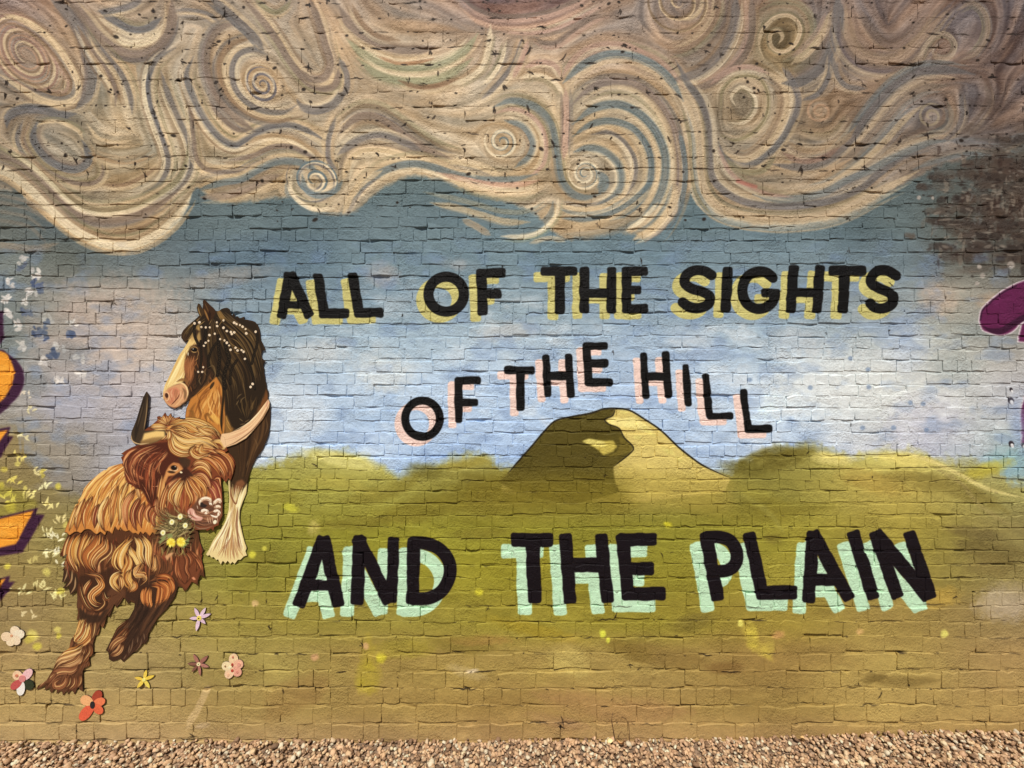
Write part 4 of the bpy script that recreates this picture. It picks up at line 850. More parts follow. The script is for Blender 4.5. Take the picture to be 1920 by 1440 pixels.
art.bundle([(368, 642), (354, 664), (349, 690), (338, 714)], [(372, 646), (362, 668), (356, 694), (350, 716)], 26, [(170, 120, 66), (196, 150, 88), (146, 98, 54), (210, 170, 104)], 2.4, .8, 1.4, 1, cut=.4)
# cheek
art.poly([(352, 668), (360, 650), (374, 645), (384, 660), (398, 690), (402, 705), (392, 714), (376, 728), (362, 742), (352, 735), (354, 712), (349, 692)], (58, 38, 24), 1, 3)
for i in range(46):
    x, y = random.uniform(350, 398), random.uniform(655, 735)
    art.stroke([(x, y), (x + random.uniform(-3, 4), y + 6), (x + random.uniform(-5, 6), y + 12)], random.uniform(1.2, 3), random.choice([(112, 68, 38), (78, 50, 28), (40, 28, 18), (140, 88, 48), (34, 24, 16)]), .7, 1.2, (.4, .4))
art.stroke([(349, 674), (350, 690), (354, 704), (352, 722), (354, 735)], 3, (128, 74, 40), .8, 2, (.3, .3))
art.stroke([(360, 676), (370, 676), (374, 670)], 1.6, (196, 140, 76), .9, 1, (.3, .3)); art.stroke([(362, 690), (370, 683), (372, 676)], 1.6, (150, 96, 52), .9, 1, (.3, .3))
art.stroke([(362, 742), (372, 740), (384, 733), (394, 722)], 4, (34, 26, 20), .9, 2, (.2, .2))
art.bundle([(356, 664), (350, 684), (350, 704), (344, 718)], [(372, 668), (366, 690), (364, 708), (358, 730)], 44, [(122, 72, 42), (96, 56, 32), (150, 92, 54), (74, 46, 28), (168, 108, 64)], 2.4, .85, 1.1, 1.4, cut=.45)
art.bundle([(376, 690), (372, 710), (366, 734)], [(400, 690), (394, 712), (380, 730)], 30, [(60, 42, 26), (46, 33, 22), (84, 58, 34), (36, 26, 18)], 2.4, .85, 1, 1.4, cut=.4)
# eye
art.blob(367, 656, 8, 5.4, (88, 62, 36), 1, .3, .1); art.blob(367, 656, 5.6, 3.6, (20, 15, 12), 1, .15, .1)
art.stroke([(360, 654), (364, 651), (370, 651), (374, 655)], 1.6, (164, 128, 78), .9, .8, (.2, .2)); art.stroke([(361, 658), (366, 661), (372, 660)], 1.4, (190, 152, 94), .9, .8, (.2, .2)); art.blob(365, 654.5, 1.2, .9, (200, 190, 170), .9, .2)
art.stroke([(372, 655), (375, 662), (372, 672)], 1.3, (170, 130, 78), .8, .8, (.2, .3)); art.blob(355.5, 664, .9, 3.4, (240, 226, 190), .9, .3)
# muzzle
art.poly([(309, 738), (318, 728), (330, 722), (345, 718), (354, 726), (356, 740), (352, 751), (343, 759), (331, 766), (320, 762), (312, 754)], (204, 150, 104), 1, 2)
art.poly([(320, 730), (332, 727), (339, 733), (336, 745), (328, 754), (322, 758), (317, 752), (321, 744)], (190, 116, 84), .95, 3.5)
art.bundle([(318, 730), (313, 742), (320, 758)], [(350, 722), (352, 740), (340, 758)], 34, [(222, 170, 120), (196, 130, 94), (170, 110, 76), (232, 190, 142), (150, 100, 66)], 2.2, .6, 1.2, 1.2, cut=.5)
art.stroke([(324, 731), (331, 728), (338, 732), (337, 742)], 2.6, (206, 132, 98), .8, 1.5, (.3, .3))
art.stroke([(331, 721), (342, 718), (351, 724), (355, 736), (353, 746)], 3, (238, 204, 146), .9, 1.2, (.3, .3))
art.stroke([(345, 727), (350, 736), (349, 750)], 5, (118, 88, 58), .8, 2.5, (.3, .3))
art.stroke([(324, 759), (330, 753), (336, 746), (340, 738)], 1.8, (92, 46, 32), .95, 1, (.2, .3)); art.stroke([(330, 762), (338, 755), (344, 744)], 2.2, (224, 178, 126), .8, 1.2, (.3, .3))
art.blob(315.5, 741.5, 3.1, 4.6, (70, 40, 28), 1, .25, -.2); art.stroke([(311, 738), (314, 735), (319, 738), (320, 745), (317, 751), (311, 749)], 1.7, (236, 190, 140), .9, .9, (.2, .2))
art.stroke([(334, 716), (343, 712), (352, 714), (356, 724)], 5, (130, 88, 48), .85, 2, (.3, .3))
art.stroke([(318, 761), (328, 765), (338, 763)], 3, (122, 74, 50), .8, 1.5, (.3, .3))
for i in range(14):
    x = 342 + i * 1.4
    art.stroke([(x, 756 - i * .4), (x + random.uniform(-1, 2), 761 - i * .5)], 1.6, (38, 28, 22), .9, .8, (.2, .5))
# neck and chest
art.poly([(408, 706), (398, 716), (384, 726), (372, 738), (360, 748), (353, 764), (350, 780), (352, 800), (420, 830), (424, 800), (424, 770), (423, 744), (418, 724)], (186, 120, 54), 1, 2)
art.bundle([(404, 716), (384, 736), (366, 756), (354, 776), (352, 790)], [(416, 718), (420, 750), (420, 780), (418, 812)], 70, [(206, 144, 70), (160, 96, 42), (186, 120, 54), (226, 174, 98), (136, 80, 36), (112, 66, 30), (196, 132, 62)], 2.6, .85, 1.1, 2.2, cut=.5)
art.stroke([(352, 792), (360, 780), (362, 768), (370, 756)], 7, (112, 72, 34), .55, 4, (.3, .4)); art.stroke([(376, 790), (378, 776), (374, 758), (380, 742)], 3, (120, 70, 30), .7, 1.6, (.3, .4)); art.stroke([(410, 730), (414, 750), (410, 768)], 3, (232, 186, 112), .8, 1.4, (.4, .4)); art.stroke([(400, 735), (402, 752), (408, 764)], 2, (136, 80, 36), .8, 1.2, (.3, .4))
art.stroke([(378, 744), (376, 760), (380, 776), (378, 788)], 2.4, (112, 64, 28), .8, 1.4, (.3, .3)); art.stroke([(392, 738), (393, 756), (398, 770), (406, 780), (410, 796)], 2.2, (226, 176, 100), .9, 1.2, (.3, .3))
art.stroke([(404, 716), (399, 724), (396, 730)], 5.5, (58, 42, 24), .95, 1.5, (.3, .3)); art.stroke([(390, 790), (388, 780), (392, 776), (398, 786), (404, 792)], 5, (120, 74, 32), .8, 2, (.3, .3))
art.poly([(394, 780), (402, 776), (414, 784), (416, 796), (408, 794)], (222, 172, 84), .8, 2.5)
art.blob(417, 751, 3, 9, (110, 66, 32), .9, .4, -.1); art.stroke([(356, 770), (364, 772), (366, 782), (376, 788)], 5, (126, 84, 38), .7, 2.5, (.3, .3))
art.stroke([(419, 722), (421, 744), (419, 766), (417, 790), (419, 812)], 4.2, (38, 28, 16), .95, 1.6, (.2, .2))
art.poly([(424, 780), (432, 776), (440, 800), (438, 812), (424, 812)], (148, 104, 52), .85, 3)
art.bundle([(426, 770), (430, 790), (440, 806)], [(424, 790), (428, 802), (432, 812)], 10, [(196, 146, 72), (128, 90, 44)], 2, .8, 1)
# dark shoulder, leg
art.bundle([(430, 700), (436, 760), (444, 810), (450, 870), (446, 910)], [(500, 720), (506, 770), (500, 820), (480, 860), (464, 910)], 70, [(54, 37, 23), (72, 49, 29), (44, 30, 19), (92, 64, 37), (62, 42, 26)], 4, .8, 2, 2)
art.stroke([(500, 730), (498, 752), (488, 776), (472, 800)], 10, (118, 72, 36), .85, 4, (.2, .4)); art.stroke([(496, 722), (494, 750)], 2, (188, 128, 70), .8, 1, (.3, .3))
for p in (((478, 820), (484, 834), (480, 846)), ((468, 860), (464, 876)), ((500, 780), (503, 800), (498, 816))): art.stroke(p, 2.2, (112, 84, 54), .6, 1.5, (.4, .4))
art.poly([(446, 902), (456, 898), (462, 905), (452, 922), (444, 930), (438, 918)], (140, 88, 54), .75, 3)
art.poly([(429, 896), (433, 900), (434, 918), (440, 934), (446, 944), (452, 930), (459, 916), (466, 905), (464, 924), (458, 940), (452, 955), (451, 971), (454, 987), (458, 1002), (463, 1017), (467, 1045), (440, 1060), (410, 1060), (386, 1042), (400, 1010), (416, 990), (425, 974), (431, 955)], (222, 200, 140), 1, 1.6)
art.bundle([(432, 905), (433, 940), (424, 980), (404, 1012), (390, 1040)], [(462, 915), (450, 950), (450, 985), (458, 1015), (464, 1042)], 56, [(244, 228, 172), (198, 166, 106), (228, 206, 146), (172, 132, 86), (250, 238, 190)], 2.6, .85, 1.1, 1.4)
art.bundle([(436, 950), (424, 984), (404, 1014), (392, 1038)], [(450, 950), (449, 985), (456, 1014), (462, 1040)], 60, [(246, 232, 178), (196, 162, 104), (230, 208, 150), (168, 124, 80), (252, 240, 196), (140, 96, 66)], 2.2, .85, 1, 1.6, (.2, .2), cut=.12)
for i in range(12):
    x = 408 + i * 4.4
    art.stroke([(434 + i * .8, 1000 + random.uniform(-6, 14)), (x * .6 + 174, 1026), (x + random.uniform(-3, 3), 1050 - abs(i - 6) * 1.4)], random.uniform(1, 2.2), random.choice([(150, 98, 64), (176, 128, 84), (132, 84, 58)]), .8, .9, (.5, .2))
art.stroke([(440, 940), (442, 958), (438, 980), (442, 1000)], 4, (182, 146, 88), .7, 2, (.3, .3)); art.stroke([(448, 932), (444, 944), (436, 930), (434, 912)], 3, (116, 66, 40), .8, 1.5, (.3, .3))
# mane
art.poly([(376, 592), (384, 590), (400, 584), (414, 580), (430, 579), (445, 594), (462, 600), (482, 606), (490, 630), (498, 660), (496, 700), (502, 725), (496, 745), (470, 790), (448, 806), (436, 800), (424, 770), (424, 745), (418, 718), (404, 700), (394, 690), (382, 650), (378, 625)], (42, 31, 20), 1, 3)
MANE = [(32, 23, 14), (48, 34, 20), (62, 45, 26), (86, 66, 38), (40, 29, 18), (26, 19, 12), (104, 80, 46)]
art.bundle([(404, 590), (430, 605), (458, 630), (480, 670), (490, 720)], [(400, 600), (392, 640), (400, 690), (424, 730), (432, 780)], 80, MANE, 3.4, .85, 1.1, 2.4)
art.bundle([(420, 580), (450, 605), (478, 625), (492, 660), (494, 690)], [(410, 600), (440, 625), (464, 660), (480, 710), (490, 740)], 46, MANE + [(92, 72, 44)], 2.8, .85, 1, 2)
art.bundle([(440, 740), (452, 770), (462, 790)], [(490, 740), (480, 765), (466, 780)], 26, MANE, 2.4, .8, 1, 2)
art.bundle([(376, 594), (360, 608), (348, 622), (344, 634)], [(392, 600), (374, 612), (362, 630), (354, 640)], 22, MANE + [(120, 94, 52), (150, 120, 70)], 2.6, .9, 1, 1)
for p in (((408, 584), (414, 596), (420, 604)), ((414, 582), (424, 596), (436, 606)), ((400, 598), (394, 610)), ((430, 640), (446, 652), (462, 658)), ((434, 634), (446, 640), (458, 654)), ((440, 660), (452, 664)), ((470, 625), (478, 640)), ((420, 600), (412, 612))):
    art.stroke(p, 1.5, (138, 108, 62), .85, .8, (.4, .4))
art.poly([(409, 584), (414, 582), (424, 598), (421, 602), (414, 596)], (150, 114, 62), .8, 2)
# plaits
def plait(pts, w, dark=(24, 18, 12), light=(124, 103, 68)):
    c = resample(catmull(pts, 2), max(4, int(sum(math.hypot(b[0] - a[0], b[1] - a[1]) for a, b in zip(pts, pts[1:])) / (w * .8))))
    art.stroke(pts, w + 2, dark, .9, 1.2)
    for i in range(len(c) - 1):
        d = c[i + 1] - c[i]; n = np.array([-d[1], d[0]]) / max(np.hypot(*d), 1e-6)
        s = 1 if i % 2 else -1
        art.stroke([c[i] + n * w * .45 * s, c[i] * .4 + c[i + 1] * .6 - n * w * .1 * s], w * .42, light, .8, .8, (.2, .3))
for p, w in ((((369, 604), (367, 620), (369, 634), (376, 648)), 3.6), (((379, 640), (380, 660), (380, 678), (378, 690)), 2.6), (((411, 640), (400, 655), (394, 672), (394, 690)), 3), (((412, 630), (412, 655), (414, 672), (412, 690), (410, 704)), 4.4),
             (((424, 645), (428, 660), (432, 672), (426, 690), (422, 708), (424, 728)), 5.6), (((484, 625), (484, 645), (478, 665), (474, 682)), 3), (((446, 676), (438, 688), (434, 704), (434, 720)), 3.2), (((462, 672), (470, 690), (476, 706), (480, 730)), 2.6), (((388, 620), (386, 640), (388, 650)), 3)):
    plait(p, w)
for p in (((446, 748), (450, 742), (456, 738)), ((452, 756), (456, 748), (462, 744)), ((444, 760), (450, 750)), ((380, 706), (376, 714), (380, 722)), ((390, 690), (386, 698), (390, 704)), ((392, 690), (402, 686), (406, 700), (404, 712)), ((460, 792), (470, 786)), ((450, 784), (458, 790)), ((452, 796), (462, 794))):
    art.stroke(p, 2.2, (112, 90, 58), .75, 1, (.4, .4))
# ears
art.poly([(373.7, 569), (371, 578), (374, 590), (378, 596), (384, 590), (383, 580), (379, 574)], (64, 46, 26), 1, 1); art.poly([(384, 562), (382, 572), (386, 590), (392, 604), (402, 598), (407, 586), (400, 576), (392, 568)], (58, 36, 20), 1, 1)
art.stroke([(374, 576), (376, 586), (380, 594)], 2, (152, 120, 70), .9, 1, (.3, .3)); art.stroke([(385, 580), (390, 592), (394, 602)], 3, (150, 108, 58), .9, 1.2, (.3, .3)); art.stroke([(386, 568), (392, 582), (396, 592)], 2, (104, 72, 40), .8, 1, (.3, .3)); art.poly([(394, 582), (398, 588), (396, 602), (392, 592)], (38, 22, 14), .9, 1)
# daisies in the mane
for zx, zy in ((690, 440), (720, 510), (785, 515), (845, 515), (950, 440), (955, 495), (1050, 410), (1050, 520), (840, 630), (920, 610), (825, 715), (785, 745), (760, 790), (1000, 690), (1065, 710), (1100, 745), (1135, 785), (1155, 850), (1230, 820), (1260, 860), (1320, 855), (1350, 880), (1160, 585), (1210, 590), (1175, 615), (1100, 570), (1210, 445), (1245, 465), (1295, 480), (1335, 505), (1380, 540), (1390, 605), (1530, 580), (750, 1110), (675, 1180), (735, 1180), (1485, 1360), (1455, 1405), (1370, 985), (620, 455)):
    x, y = 290 + zx / 8, 550 + zy / 8
    r = random.uniform(1.9, 2.7)
    art.blob(x, y, r, r * .9, (236, 214, 184), 1, .2, random.uniform(0, 3)); art.blob(x + .3, y, .8, .7, (196, 160, 100), .9, .2)

# ---- cow: skirts and legs
ORNG = [(226, 168, 96), (206, 140, 70), (182, 108, 54), (236, 192, 124), (156, 84, 44), (128, 66, 36)]
BRWN = [(92, 56, 34), (116, 70, 42), (72, 44, 28), (140, 86, 50), (56, 36, 24)]
BLON = [(236, 196, 118), (214, 158, 80), (246, 214, 146), (188, 122, 58), (226, 178, 98), (160, 92, 46)]
RED = [(160, 84, 50), (196, 122, 74), (132, 60, 38), (222, 160, 104), (112, 52, 34), (92, 44, 30)]
def lock(pts, w, cols, hl=(240, 200, 130), n=7, dark=(64, 34, 20)):
    # one curling lock: a dark bed with parallel strands and a bright ridge
    c = resample(catmull(pts, 2), 26)
    art.stroke(c[::3], w * 1.12, dark, .75, 1.6, (.2, .35))
    for i in range(n):
        o = (i + .5) / n - .5
        t = np.linspace(0, 1, 26)
        prof = np.sin(np.pi * np.clip(.12 + t * .86, 0, 1)) ** .6
        g = np.gradient(c, axis=0); g /= np.maximum(np.hypot(g[:, 0], g[:, 1]), 1e-6)[:, None]
        q = c + np.c_[-g[:, 1], g[:, 0]] * (o * w * prof)[:, None]
        s0 = random.randint(0, 3); s1 = 26 - random.randint(0, 4)
        art.stroke(q[s0:s1:3], w / n * random.uniform(.8, 1.25), random.choice(cols), .9, .9, (.25, .35))
    t = np.linspace(0, 1, 26)
    q = offset_curve(c, random.uniform(-.2, .2) * w)
    art.stroke(q[3:22:3], max(1.1, w / n * .55), hl, .9, .8, (.4, .4))
art.poly(SKIRT_OUT, (84, 50, 30), 1, 1); art.poly(LEG_FRONT, (92, 58, 38), 1, 1.5); art.poly(LEG_REAR, (62, 40, 28), 1, 1.5); art.poly(BODY_OUT, (196, 128, 62), 1, 1.5)
o6 = lambda *p: u8(100, 980, *p, k=6.4)
art.poly(o6((120, 520), (300, 600), (330, 700), (300, 860), (220, 850), (130, 770)), (56, 38, 26), .9, 2)
for p in (((200, 500), (190, 600), (150, 700)), ((250, 560), (240, 680), (180, 760)), ((290, 640), (280, 760), (230, 840)), ((210, 520), (200, 600), (190, 660))): art.stroke(o6(*p), 3, random.choice([(104, 66, 42), (74, 48, 32), (188, 150, 104)]), .8, 1.2, (.3, .4))
art.bundle([(132, 998), (126, 1030), (124, 1062), (130, 1100)], [(384, 996), (380, 1030), (380, 1060), (368, 1096)], 150, BRWN + RED, 3.2, .8, 1.2, 3, cut=.5)
art.bundle([(150, 1100), (150, 1150), (120, 1220), (76, 1288)], [(240, 1110), (196, 1170), (176, 1230), (156, 1292)], 90, BRWN + [(150, 96, 60), (120, 76, 50)], 3, .85, 1.1, 2.5, cut=.5)
art.bundle([(262, 1100), (250, 1150), (222, 1190), (206, 1232)], [(336, 1100), (312, 1140), (280, 1190), (240, 1236)], 70, [(56, 38, 28), (72, 48, 34), (44, 30, 22), (96, 64, 42)], 3, .85, 1.1, 2.5, cut=.5)
lock(o6((190, 150), (150, 260), (110, 380)), 13, ORNG); lock(o6((240, 150), (190, 300), (150, 480)), 15, ORNG)
for p, w, cs in (([(300, 140), (240, 280), (230, 420), (310, 600)], 16, ORNG), ([(380, 110), (300, 260), (290, 400), (340, 560)], 16, BLON), ([(440, 100), (390, 240), (360, 400), (420, 560)], 16, ORNG), ([(500, 130), (440, 260), (400, 400), (480, 590)], 14, BLON),
                 ([(560, 130), (520, 260), (420, 380), (460, 520), (560, 600)], 16, ORNG), ([(640, 150), (640, 260), (540, 360), (480, 470), (540, 600)], 16, ORNG), ([(690, 200), (680, 330), (560, 440), (540, 560)], 14, BRWN + ORNG), ([(760, 210), (780, 330), (700, 450), (640, 540)], 13, BRWN)):
    lock(o6(*p), w, cs)
art.poly(o6((340, 620), (520, 620), (640, 560), (760, 500), (740, 640), (720, 760), (640, 880), (640, 1000), (540, 1080), (420, 1050), (350, 900), (320, 740)), (58, 36, 24), .85, 4)
for p, w, cs in (([(400, 600), (560, 640), (600, 720), (540, 840), (460, 860), (420, 780)], 12, BRWN + [(190, 130, 76)]), ([(540, 640), (600, 740), (480, 860), (520, 960), (620, 980)], 14, ORNG), ([(340, 700), (370, 860), (440, 1000), (560, 1060)], 12, BRWN), ([(480, 680), (410, 780), (400, 880)], 9, ORNG), ([(600, 860), (640, 960), (560, 1040), (470, 1030)], 11, BRWN), ([(620, 800), (660, 900), (720, 860)], 8, BRWN)):
    lock(o6(*p), w, cs)
for p, w in (([(950, 150), (880, 260), (790, 360), (760, 500), (850, 590)], 14), ([(980, 200), (880, 300), (830, 420), (850, 540), (940, 590)], 14), ([(940, 260), (960, 340), (1020, 420), (1050, 520), (1000, 620)], 13), ([(1000, 160), (1060, 260), (1060, 380), (1130, 520)], 13), ([(1080, 150), (1160, 280), (1160, 420), (1200, 560)], 13),
             ([(900, 360), (930, 480), (880, 600), (900, 720), (960, 790)], 15), ([(850, 590), (760, 640), (740, 720), (830, 830)], 13), ([(940, 560), (920, 660), (960, 740), (920, 830)], 13), ([(1080, 480), (1000, 600), (1100, 620), (1130, 640), (1060, 740)], 12), ([(1240, 380), (1250, 500), (1190, 600)], 12), ([(820, 620), (840, 720), (820, 800)], 9), ([(980, 680), (1010, 760), (930, 830)], 9)):
    lock(o6(*p), w, BLON if w > 12 else ORNG, (250, 220, 150))
art.bundle(o6((1200, 300), (1260, 460), (1240, 640), (1120, 720)), o6((1440, 420), (1440, 560), (1360, 620), (1260, 680)), 40, BRWN, 3, .8, 1.2, 2)
art.poly(o6((1480, 420), (1540, 330), (1640, 320), (1720, 380), (1780, 540), (1740, 700), (1600, 790), (1520, 700), (1470, 560)), (112, 62, 38), .95, 3)
for p in ([(1520, 340), (1500, 500), (1540, 640), (1600, 740)], [(1560, 340), (1620, 440), (1610, 560), (1650, 640), (1590, 740)], [(1600, 330), (1670, 430), (1650, 540)], [(1650, 330), (1740, 430), (1730, 590)], [(1720, 400), (1790, 520), (1790, 600)], [(1500, 380), (1480, 560), (1520, 700)]):
    lock(o6(*p), 8, [(138, 76, 44), (112, 60, 36), (160, 92, 54), (92, 50, 32)], (214, 150, 98), 5)
for p, w in (([(1250, 640), (1380, 640), (1440, 720), (1420, 860)], 12), ([(1120, 760), (1100, 880), (1130, 1000)], 11), ([(1180, 770), (1160, 900), (1200, 1060)], 12), ([(1200, 740), (1300, 760), (1290, 920), (1230, 1060)], 14), ([(1260, 690), (1380, 760), (1370, 880), (1300, 980)], 13), ([(1400, 660), (1450, 760), (1420, 860)], 9)):
    lock(o6(*p), w, [(196, 116, 58), (170, 92, 46), (220, 146, 78), (136, 72, 38)], (238, 176, 104))
art.bundle(o6((1440, 900), (1300, 1100), (1200, 1260), (1140, 1400)), o6((1000, 1000), (980, 1080), (940, 1160), (900, 1240)), 46, [(56, 38, 28), (70, 46, 32), (44, 30, 22), (88, 58, 38)], 4, .85, 1.4, 2)
o65 = lambda *p: u8(60, 1100, *p, k=6.545)
for p, w, cs in (([(1200, 400), (1060, 500), (1000, 640)], 10, BRWN), ([(1200, 500), (1100, 620), (960, 740)], 14, BRWN + [(170, 120, 76)]), ([(1180, 600), (1040, 680), (960, 800)], 12, [(150, 100, 62), (120, 76, 46), (186, 136, 88)]), ([(1130, 680), (1080, 780), (980, 840)], 12, [(150, 100, 62), (110, 68, 42), (196, 146, 96)])): lock(o65(*p), w, cs)
for p in ([(1260, 620), (1240, 740), (1200, 820)], [(1320, 600), (1310, 680)], [(1370, 620), (1340, 720), (1290, 780)], [(1220, 700), (1200, 800)], [(1390, 560), (1400, 640)], [(1180, 820), (1140, 880)]): art.stroke(o65(*p), 2.2, (130, 100, 74), .7, 1, (.4, .3))
for p, w, cs in (([(640, 360), (600, 480), (560, 600), (620, 680)], 14, BLON), ([(680, 400), (640, 560), (560, 660), (660, 690)], 14, BLON), ([(720, 440), (700, 580), (620, 680), (520, 660)], 14, BLON), ([(760, 460), (740, 600), (640, 700), (510, 730)], 10, ORNG), ([(800, 400), (780, 560), (740, 660)], 9, [(176, 128, 76), (140, 96, 58), (104, 70, 44)]),
                 ([(640, 700), (560, 760), (420, 800), (330, 900), (280, 1000)], 13, BLON), ([(660, 720), (620, 800), (480, 860), (360, 900), (280, 1010)], 14, [(206, 160, 104), (176, 124, 74), (226, 184, 126)]), ([(640, 800), (580, 900), (440, 960), (330, 960)], 15, [(176, 124, 78), (140, 92, 56), (206, 160, 108)]),
                 ([(720, 680), (740, 780), (680, 880), (620, 960)], 12, BRWN), ([(600, 940), (520, 1020), (400, 1020), (300, 1060), (200, 1220)], 13, [(150, 96, 62), (120, 74, 48), (176, 122, 80)]), ([(320, 1040), (240, 1120), (190, 1200)], 9, [(140, 88, 58), (110, 68, 44)]), ([(460, 1060), (420, 1180), (320, 1220), (300, 1160), (400, 1100)], 10, [(140, 86, 54), (112, 66, 42), (170, 110, 70)]),
                 ([(540, 1080), (540, 1180), (450, 1270)], 9, [(150, 96, 62), (112, 66, 42)]), ([(620, 1060), (620, 1160), (560, 1240)], 9, BRWN), ([(500, 1080), (480, 1180), (420, 1240)], 8, BRWN), ([(240, 1080), (160, 1160), (90, 1230)], 8, [(130, 86, 56), (100, 64, 42)])): lock(o65(*p), w, cs)
art.poly(o65((600, 240), (700, 330), (860, 340), (900, 280), (960, 260), (860, 420), (700, 440), (680, 380), (600, 400)), (52, 36, 26), .9, 2.5)
# ---- cow: back
art.bundle([(240, 864), (200, 880), (160, 916), (140, 956), (127, 996)], [(320, 930), (310, 950), (304, 966), (300, 1000)], 130, ORNG + BLON, 3.2, .85, 1.0, 2.6, cut=.5)
art.bundle([(237, 864), (200, 880), (162, 914), (140, 956), (128, 994)], [(252, 880), (250, 912), (240, 950), (226, 1000)], 90, BLON, 3.6, .92, 1.0, 2.6, cut=.45)
art.bundle([(244, 868), (206, 896), (180, 936), (166, 990)], [(250, 900), (246, 930), (232, 960), (220, 1000)], 60, BLON, 2.6, .9, .9, 2.4, cut=.55)
for p, w, cs in (([(150, 946), (140, 974), (134, 996)], 10, BLON), ([(164, 934), (152, 966), (148, 996)], 12, ORNG), ([(178, 930), (164, 962), (164, 992)], 12, ORNG), ([(190, 944), (184, 968), (182, 990)], 12, RED), ([(208, 930), (194, 960), (196, 984), (204, 998)], 12, BLON), ([(226, 910), (216, 944), (214, 970), (212, 990)], 12, ORNG), ([(246, 900), (232, 930), (230, 960), (228, 986)], 12, BLON),
                 ([(258, 916), (240, 946), (240, 976), (244, 994)], 12, RED), ([(268, 930), (254, 958), (256, 982), (262, 996)], 12, RED), ([(276, 940), (266, 964), (270, 990)], 10, RED), ([(290, 944), (280, 960), (284, 980)], 11, RED), ([(256, 900), (262, 916), (268, 940)], 8, ORNG), ([(300, 950), (290, 970), (296, 990)], 10, RED)): lock(p, w, cs)
for i in range(26):
    x, y = random.uniform(150, 244), 0
    y = 880 + (244 - x) * .5 + random.uniform(0, 50)
    art.stroke([(x, y), (x - 6, y + 12), (x - 7, y + 24)], 1.5, random.choice([(104, 58, 28), (128, 74, 34)]), .8, .9, (.4, .4))
art.stroke(SCALLOP[:14], 1.6, (44, 24, 14), .9, 1)
# ---- cow: head
art.poly(HEAD_OUT, (120, 62, 36), 1, 1)
art.poly([(290, 830), (345, 826), (352, 850), (340, 880), (318, 900), (310, 940), (295, 955), (270, 920), (240, 900), (236, 860), (262, 836)], (74, 36, 24), .95, 3)
for p, w, cs in (([(270, 838), (246, 850), (238, 870), (250, 884)], 10, RED), ([(284, 836), (258, 852), (248, 876), (262, 896)], 10, RED), ([(262, 850), (272, 866), (288, 876), (300, 884)], 9, RED), ([(244, 880), (248, 900), (268, 908)], 10, RED), ([(250, 870), (262, 890), (284, 900)], 9, RED), ([(318, 846), (306, 858), (300, 876), (306, 890)], 9, RED), ([(268, 900), (280, 920), (290, 946)], 8, [(70, 34, 22), (96, 48, 30), (54, 28, 18)]), ([(290, 896), (292, 916), (294, 940)], 9, [(70, 34, 22), (96, 48, 30), (54, 28, 18)]), ([(304, 890), (300, 916), (298, 940)], 8, [(70, 34, 22), (86, 42, 28), (54, 28, 18)])): lock(p, w, cs, (206, 138, 92))
for p in (((268, 842), (284, 850), (300, 848), (314, 850)), ((280, 846), (290, 862), (292, 872)), ((262, 858), (266, 870), (280, 880), (296, 886)), ((288, 910), (296, 911), (304, 909))): art.stroke(p, 1.4, (206, 150, 106), .85, .8, (.3, .3))
art.bundle([(290, 832), (252, 846), (236, 870), (252, 906)], [(326, 846), (300, 876), (296, 910), (292, 950)], 80, RED + [(70, 34, 22), (88, 44, 28)], 2.4, .75, 1, 2.5, cut=.5)
art.bundle([(350, 890), (326, 912), (306, 940), (304, 980)], [(362, 884), (396, 900), (416, 930), (410, 978)], 110, RED + ORNG, 2.6, .8, 1, 2.5, cut=.5)
art.bundle([(372, 852), (396, 856), (420, 876), (428, 902)], [(404, 838), (430, 850), (444, 872), (436, 898)], 40, RED + ORNG, 2.4, .85, 1, 1.5, cut=.4)
art.bundle([(290, 800), (318, 798), (352, 788), (398, 804), (426, 838)], [(290, 820), (318, 816), (340, 846), (380, 850), (424, 848)], 70, BLON + ORNG, 2.6, .85, 1, 2, cut=.5)
# fringe
for i in range(13):
    a = -2.7 + i * .19
    lock([(321, 796), (321 + 13 * math.cos(a), 796 + 11 * math.sin(a)), (321 + 27 * math.cos(a), 797 + 22 * math.sin(a))], 5.5, ORNG, n=4)
for p, w in (([(322, 796), (350, 788), (380, 792), (404, 806), (424, 824)], 11), ([(326, 800), (352, 794), (376, 806), (398, 804), (422, 830)], 11), ([(324, 803), (344, 802), (362, 818), (388, 814), (404, 830), (420, 838)], 11), ([(330, 806), (350, 814), (370, 822), (396, 824), (414, 842), (428, 843)], 11), ([(322, 806), (336, 820), (356, 828), (380, 826), (404, 836), (418, 846)], 11),
             ([(326, 812), (332, 830), (352, 840), (372, 832)], 13), ([(322, 816), (328, 842), (350, 852), (372, 844)], 12), ([(372, 836), (364, 846), (378, 856), (402, 846)], 12), ([(384, 832), (380, 846), (396, 848)], 8), ([(400, 826), (418, 828), (424, 840), (414, 840)], 8), ([(372, 800), (390, 812), (408, 814)], 7), ([(284, 800), (304, 798), (320, 802)], 9), ([(290, 808), (306, 806), (320, 806)], 7), ([(318, 806), (314, 818), (306, 826)], 8), ([(322, 806), (322, 818), (316, 826)], 8)): lock(p, w, BLON, (250, 220, 156))
